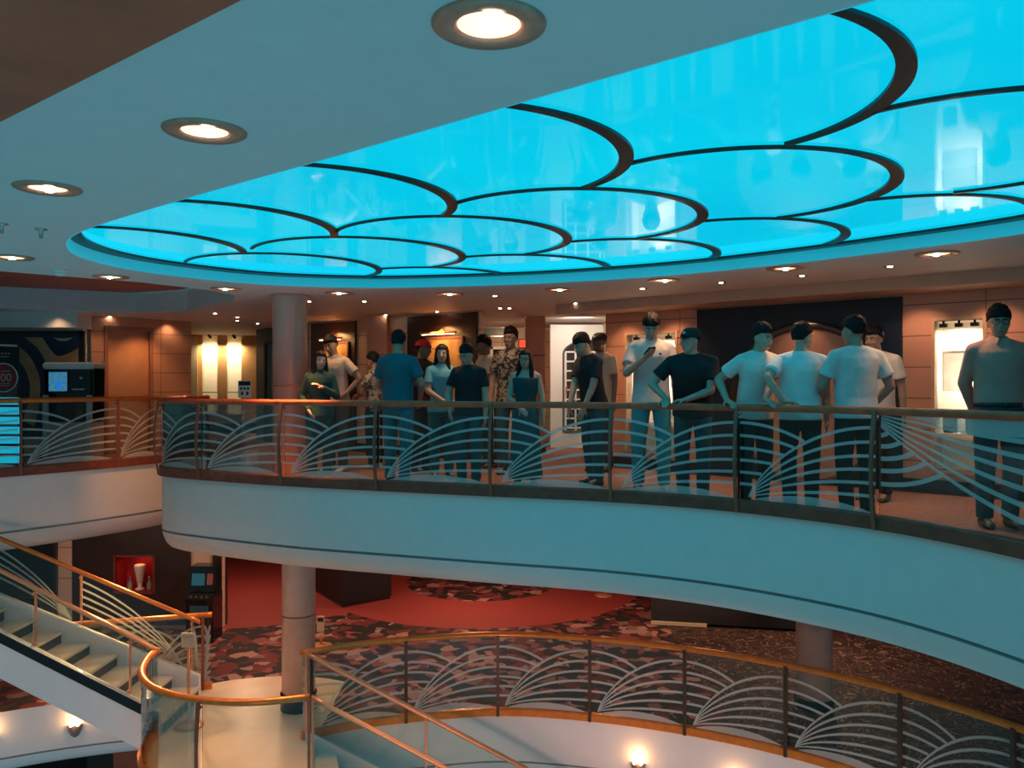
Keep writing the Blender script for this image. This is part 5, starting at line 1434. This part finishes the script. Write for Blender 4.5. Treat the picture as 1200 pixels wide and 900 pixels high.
person('person in a blue tee and teal trousers seen from behind at the rail', *W(466, 9.5), 1.80, D(160), head=(D(12), D(12), 0), skin_c=tan_, shirt=(.010, .11, .15), pants=(.012, .15, .19), hair='short', stance=.35, build_=1.06, arms=A(fr(1, .17, -.22, .98), fr(-1, -.17, -.22, .98)))
person('person in black clothes wearing a bright red cap, beside the blue tee', *W(494, 10.9), 1.78, D(55), head=(D(18), D(8), 0), skin_c=brn, shirt=(.012, .011, .012), sleeve='long', pants=(.012, .013, .016), cap=(.62, .015, .012), hair='short', arms=A(fr(1, .03, -.26, 1.05), fr(-1, -.12, -.28, 1.0)))
person('person with long black hair in a light blue top and teal trousers', *W(518, 10.25), 1.68, D(18), head=(D(-16), D(2), 0), skin_c=pal, shirt=(.10, .36, .44), pants=(.015, .10, .12), hair='long', female=True, arms=A(fr(1, .12, -.24, 1.0), fr(-1, -.06, -.26, 1.02)))
person('person in a black tee and spectacles looking down, beside the light blue top', *W(549, 9.55), 1.65, D(-18), head=(D(-14), D(16), 0), skin_c=pal, shirt=(.010, .011, .014), pants=(.02, .085, .10), glasses=True, hair='fringe', arms=A(dn(1), fr(-1, -.18, -.18, .93)))
person('person in a loose cream shirt with hands clasped, facing left', *W(573, 11.5), 1.86, D(-62), lean=D(4), head=(D(-10), D(8), 0), skin_c=brn, shirt=(.66, .52, .38), pants=(.03, .05, .06), arms=A(fr(1, .06, -.28, 1.08), fr(-1, -.06, -.28, 1.08)), build_=1.08)
person('tallest person of the middle group, spectacles and dark patterned shirt', *W(599, 10.7), 1.92, D(-14), head=(D(-14), 0, 0), skin_c=tan_, shirt=(.022, .018, .016), shirt_print=(.30, .22, .16), pants=(.03, .08, .09), glasses=True, arms=A(dn(1), dn(-1)))
person('person with long hair and spectacles in a dark teal sleeveless dress', *W(616, 9.55), 1.585, D(-8), head=(D(-6), D(2), 0), skin_c=pal, shirt=(.012, .05, .055), sleeve='none', pants=(.012, .075, .085), skirt=True, hair='long', glasses=True, female=True, arms=A(dn(1, -.08, .80, .25), fr(-1, -.05, -.2, 1.0)))
person('person in a black tee looking down, in front of the white lattice door', *W(696, 9.6), 1.80, D(-58), lean=D(10), head=(D(-4), D(26), 0), skin_c=pal, shirt=(.010, .012, .016), pants=(.015, .07, .085), stance=.2, arms=A(fr(1, .12, -.24, .92), fr(-1, -.10, -.28, .93)))
person('person in a dark cap and cream tee standing behind the black tee', *W(704, 11.0), 1.88, D(-45), head=(D(-5), D(4), 0), skin_c=brn, shirt=(.68, .50, .37), pants=(.03, .03, .035), cap=(.03, .02, .024), hair='short', arms=A(dn(1), dn(-1)))
P_['phone'] = person('tall person in a pale tee looking at a phone in one hand', *W(763, 9.0), 1.965, D(-4), head=(D(-4), D(24), 0), skin_c=pal, shirt=(.52, .49, .47), pants=(.03, .28, .33), stance=.25, hair='fringe', emblem=True,
       arms=A(dn(1, -.08, .84, .24), {'l': (-.09, -.27, 1.30), 'h': (-.7, .2, -1), 'n': (0, .3, 1), 'ts': -1, 'c': .55}))
person('person in a black cap and black tee leaning on the handrail with folded forearms', *W(812, 8.17), 1.77, D(-18), lean=D(17), head=(D(-38), D(-4), 0), skin_c=pal, shirt=(.008, .010, .012), pants=(.012, .07, .085), cap=(.010, .012, .014), hair='short', build_=1.12,
       arms=A(on_rail(1, 802, .05, (1.3, .2, -.5), d=(-1, -.25, -.1)), on_rail(-1, 780, .02, (-1.3, .3, -.4))))
person('person in a pale polo facing the camera, one straight arm out to the rail', *W(884, 7.78), 1.76, D(16), lean=D(9), head=(D(14), D(4), 0), skin_c=pal, shirt=(.62, .60, .56), pants=(.010, .014, .018), build_=1.05, collar=False,
       arms=A(on_rail(1, 896, .01, (.8, .8, 0)), on_rail(-1, 851, .01, (-.3, .8, 0))))
person('person in a white tee seen from behind, elbow out and hand on the rail', *W(938, 7.5), 1.74, D(172), head=(D(-55), D(4), 0), skin_c=pal, shirt=(.70, .70, .68), pants=(.008, .009, .012), build_=1.08,
       arms=A(on_rail(1, 917, .03, (1.2, .9, -.1), d=(-.9, .3, -.1)), dn(-1)))
person('person in a pale grey tee seen from behind, nearest the flared etched bay', *W(1003, 7.28), 1.785, D(188), head=(D(28), D(4), 0), skin_c=tan_, shirt=(.56, .56, .54), pants=(.008, .009, .012), build_=1.10, arms=A(fr(1, .15, -.25, 1.02), fr(-1, -.2, -.1, .95)))
person('person in a white tee raising a hand, mostly hidden behind the grey tee', *W(1026, 8.3), 1.77, D(-48), head=(D(-6), D(6), 0), skin_c=tan_, shirt=(.70, .62, .55), pants=(.012, .012, .015), arms=A(dn(1, .02, .86, .27), {'l': (-.14, -.30, 1.40), 'h': (-1, .1, -.6), 'n': (.6, .5, 0), 'ts': -1, 'c': .6}), build_=1.08)
person('person in a grey long-sleeved shirt and spectacles at the right end', *W(1170, 6.75), 1.83, D(-6), head=(D(-16), D(2), 0), skin_c=tan_, shirt=(.46, .25, .20), sleeve='long', pants=(.010, .045, .05), collar=True, glasses=True, hair='fringe', build_=1.04,
       arms=A({'l': (.10, .20, .92), 'h': (1, .3, 0), 'n': (0, -1, 0), 'ts': 1}, {'l': (-.10, .20, .92), 'h': (-1, .3, 0), 'n': (0, -1, 0), 'ts': -1}))
flush()
# the phone
pr, pm_, pa, pk = P_['phone']
w = pm_ @ (pa[-1][2]*pk); f_ = (pm_ @ (pa[-1][2]*pk) - pm_ @ (pa[-1][1]*pk)).normalized()
r = empty('smartphone', w+f_*.08+V((0, 0, .03))); tag(r, 'dark smartphone held by the tall person in the pale tee', 'phone')
r.rotation_euler = (D(-28), 0, D(20))
bm = bmesh.new(); box(bm, V((0, 0, 0)), (.078, .155, .010)); bmesh.ops.bevel(bm, geom=bm.edges[:], offset=.003, segments=2, affect='EDGES'); build('body', bm, M['black_gloss'], r)
bm = bmesh.new(); box(bm, V((0, 0, .0055)), (.070, .145, .001)); build('screen', bm, mat('phone_screen', (.02, .02, .025), .1), r)
bm = bmesh.new(); box(bm, V((.018, .05, -.0065)), (.028, .03, .003)); build('camera_bump', bm, M['dark'], r)
# ------------------------------------------------------------------ light
PANEL_E.default_value = 1.0
w = bpy.data.worlds.new('atrium_air'); SC.world = w; w.use_nodes = True
t = w.node_tree; bg = t.nodes['Background']
tc = N(t, 'ShaderNodeTexCoord'); sx = N(t, 'ShaderNodeSeparateXYZ'); t.links.new(tc.outputs['Generated'], sx.inputs[0])
rp = N(t, 'ShaderNodeValToRGB'); e = rp.color_ramp.elements
mr = N(t, 'ShaderNodeMapRange'); mr.inputs[1].default_value = -1; mr.inputs[2].default_value = 1; t.links.new(sx.outputs['Z'], mr.inputs[0]); t.links.new(mr.outputs[0], rp.inputs[0])
e[0].position = .15; e[0].color = (.06, .31, .44, 1); e[1].position = .62; e[1].color = (.022, .075, .10, 1)
rx = N(t, 'ShaderNodeValToRGB'); rx.color_ramp.elements[0].position = .2; rx.color_ramp.elements[0].color = (1.25, .62, .45, 1); rx.color_ramp.elements[1].position = .7; rx.color_ramp.elements[1].color = (1, 1, 1, 1)
mr2 = N(t, 'ShaderNodeMapRange'); mr2.inputs[1].default_value = -1; mr2.inputs[2].default_value = 1; t.links.new(sx.outputs['X'], mr2.inputs[0]); t.links.new(mr2.outputs[0], rx.inputs[0])
mm = N(t, 'ShaderNodeMix', data_type='RGBA', blend_type='MULTIPLY'); mm.inputs[0].default_value = 1; t.links.new(rp.outputs[0], mm.inputs[6]); t.links.new(rx.outputs[0], mm.inputs[7])
t.links.new(mm.outputs[2], bg.inputs['Color']); bg.inputs['Strength'].default_value = 1.3
# unseen spots added behind the viewer to warm the lower fascias and stairs
for x_, xt, yt, zt_, e_ in ((-4.2, -5.2, 9.6, -3.0, 1000), (-2.0, -2.6, 8.4, -3.5, 800), (.4, .2, 9.8, -3.4, 1500), (2.4, 2.4, 9.0, -3.4, 1500), (4.2, 4.4, 7.2, -3.6, 900)):
    light('SPOT', 'lower_fill', (x_, -2.5, -2.6), e_, (1, .53, .42), .8, aim=(xt, yt, zt_), angle=25, blend=.7)
# downlights over the gallery walls
for x, y, e in ((63, 367, 3), (129, 371, 6), (200, 377, 5), (278, 373, 22), (362, 353, 14), (427, 353, 14), (512, 365, 8), (580, 347, 14), (592, 361, 12), (675, 355, 14), (753, 338, 16), (845, 331, 12), (940, 323, 12), (1043, 312, 16)):
    p = at_height(x, y, ZC-.03)
    light('SPOT', 'spot_beam', p, e*1.6, WARM, .04, aim=p+V((0, 0, -1)), angle=125, blend=.8)
# wall washers along the bulkhead
for u in (.4, 1.15, 4.2, 4.9):
    p = WR.p(u, 2.15, .34); light('SPOT', 'wall_washer', p, 17, (1, .54, .30), .05, aim=WR.p(u, .9, 0), angle=110, blend=.8)
light('SPOT', 'wall_washer', WR.p(2.9, 2.15, .3), 12, (1, .62, .38), .05, aim=WR.p(2.9, .9, 0), angle=80, blend=.8)
for nn in (n1_u, n2_u):
    light('AREA', 'niche_lamp', WR.p(nn, 1.78, -.14), 6, (1, .86, .66), .22, aim=WR.p(nn, .5, -.20))
    light('AREA', 'niche_lamp', WR.p(nn, 1.2, -.05), 2.5, (1, .86, .66), .3, aim=WR.p(nn, 1.2, -1))
light('AREA', 'corridor_lamp', (1.1, 13.7, 2.25), 24, (1, .86, .70), .4, aim=(1.2, 15, 1.0))
light('AREA', 'corridor_lamp', (-.2, 14.6, 2.25), 14, WARM, .3, aim=(-.2, 15.2, 0))
light('SPOT', 'door_spot', WL.p(WL.len*.45, 2.2, .5), 26, (1, .50, .2), .05, aim=WL.p(WL.len*.45, .8, 0), angle=100, blend=.8)
light('SPOT', 'corner_fill', (-4.9, 10.3, 1.9), 130, (1, .42, .13), .1, aim=(-5.25, 12.0, -.5), angle=50, blend=.9)  # unseen spot added to tint the side fascia corner orange
light('SPOT', 'side_fascia_fill', (-6.2, -1.5, -.6), 700, (1, .56, .38), .5, aim=(-6.0, 11.0, -.55), angle=14, blend=.8)  # unseen spot added to warm the side gallery fascia
light('SPOT', 'descending_stair_fill', (-.9, 7.4, 2.2), 1000, (1, .42, .17), .2, aim=(-.9, 8.35, -3), angle=24, blend=.8)  # added from above to warm the descending steps
# lower deck lamps in its ceiling
for p, e in (((-3.4, 12.4, -.6), 60), ((-.8, 14.5, -.6), 90), ((-4.9, 15.2, -.6), 60), ((1.6, 13.5, -.6), 35), ((4.5, 12.0, -.6), 75), ((-6.3, 11.9, -.6), 35), ((-.5, 11.4, -.6), 30), ((2.6, 11.0, -.6), 22), ((-3.0, 10.6, -.6), 34)):
    light('AREA', 'deck_lamp', p, e*.45, (1, .60, .38), .25, aim=(p[0], p[1], -3))
# spots added overhead to put the landing and left stair in warm light
light('SPOT', 'landing_fill', (-2.6, 9.6, 2.2), 800, (1, .38, .11), .25, aim=(-2.6, 8.9, -2.8), angle=52, blend=.7)
light('SPOT', 'stair_fill', (-4.9, 11.2, -.7), 260, (1, .52, .22), .05, aim=(-4.9, 9.8, -2.2), angle=90, blend=.8)
# ------------------------------------------------------------------ camera and view
cam = bpy.data.cameras.new('camera'); co = bpy.data.objects.new('camera', cam); COL.objects.link(co)
co.location = (0, 0, EYE); co.rotation_euler = (PI/2, 0, 0)
cam.sensor_fit = 'HORIZONTAL'; cam.sensor_width = 36; cam.lens = F/1200*36; cam.shift_y = -2/1200; cam.clip_end = 200
SC.camera = co
vs = SC.view_settings; vs.view_transform = 'Standard'; vs.look = 'None'; vs.exposure = 0; vs.gamma = 1; vs.use_curve_mapping = False
SC.display_settings.display_device = 'sRGB'
SC.cycles.transparent_max_bounces = 40; SC.cycles.max_bounces = 6; SC.cycles.use_denoising = True
try: SC.cycles.denoiser = 'OPENIMAGEDENOISE'
except Exception: pass
SC.cycles.sample_clamp_indirect = 4
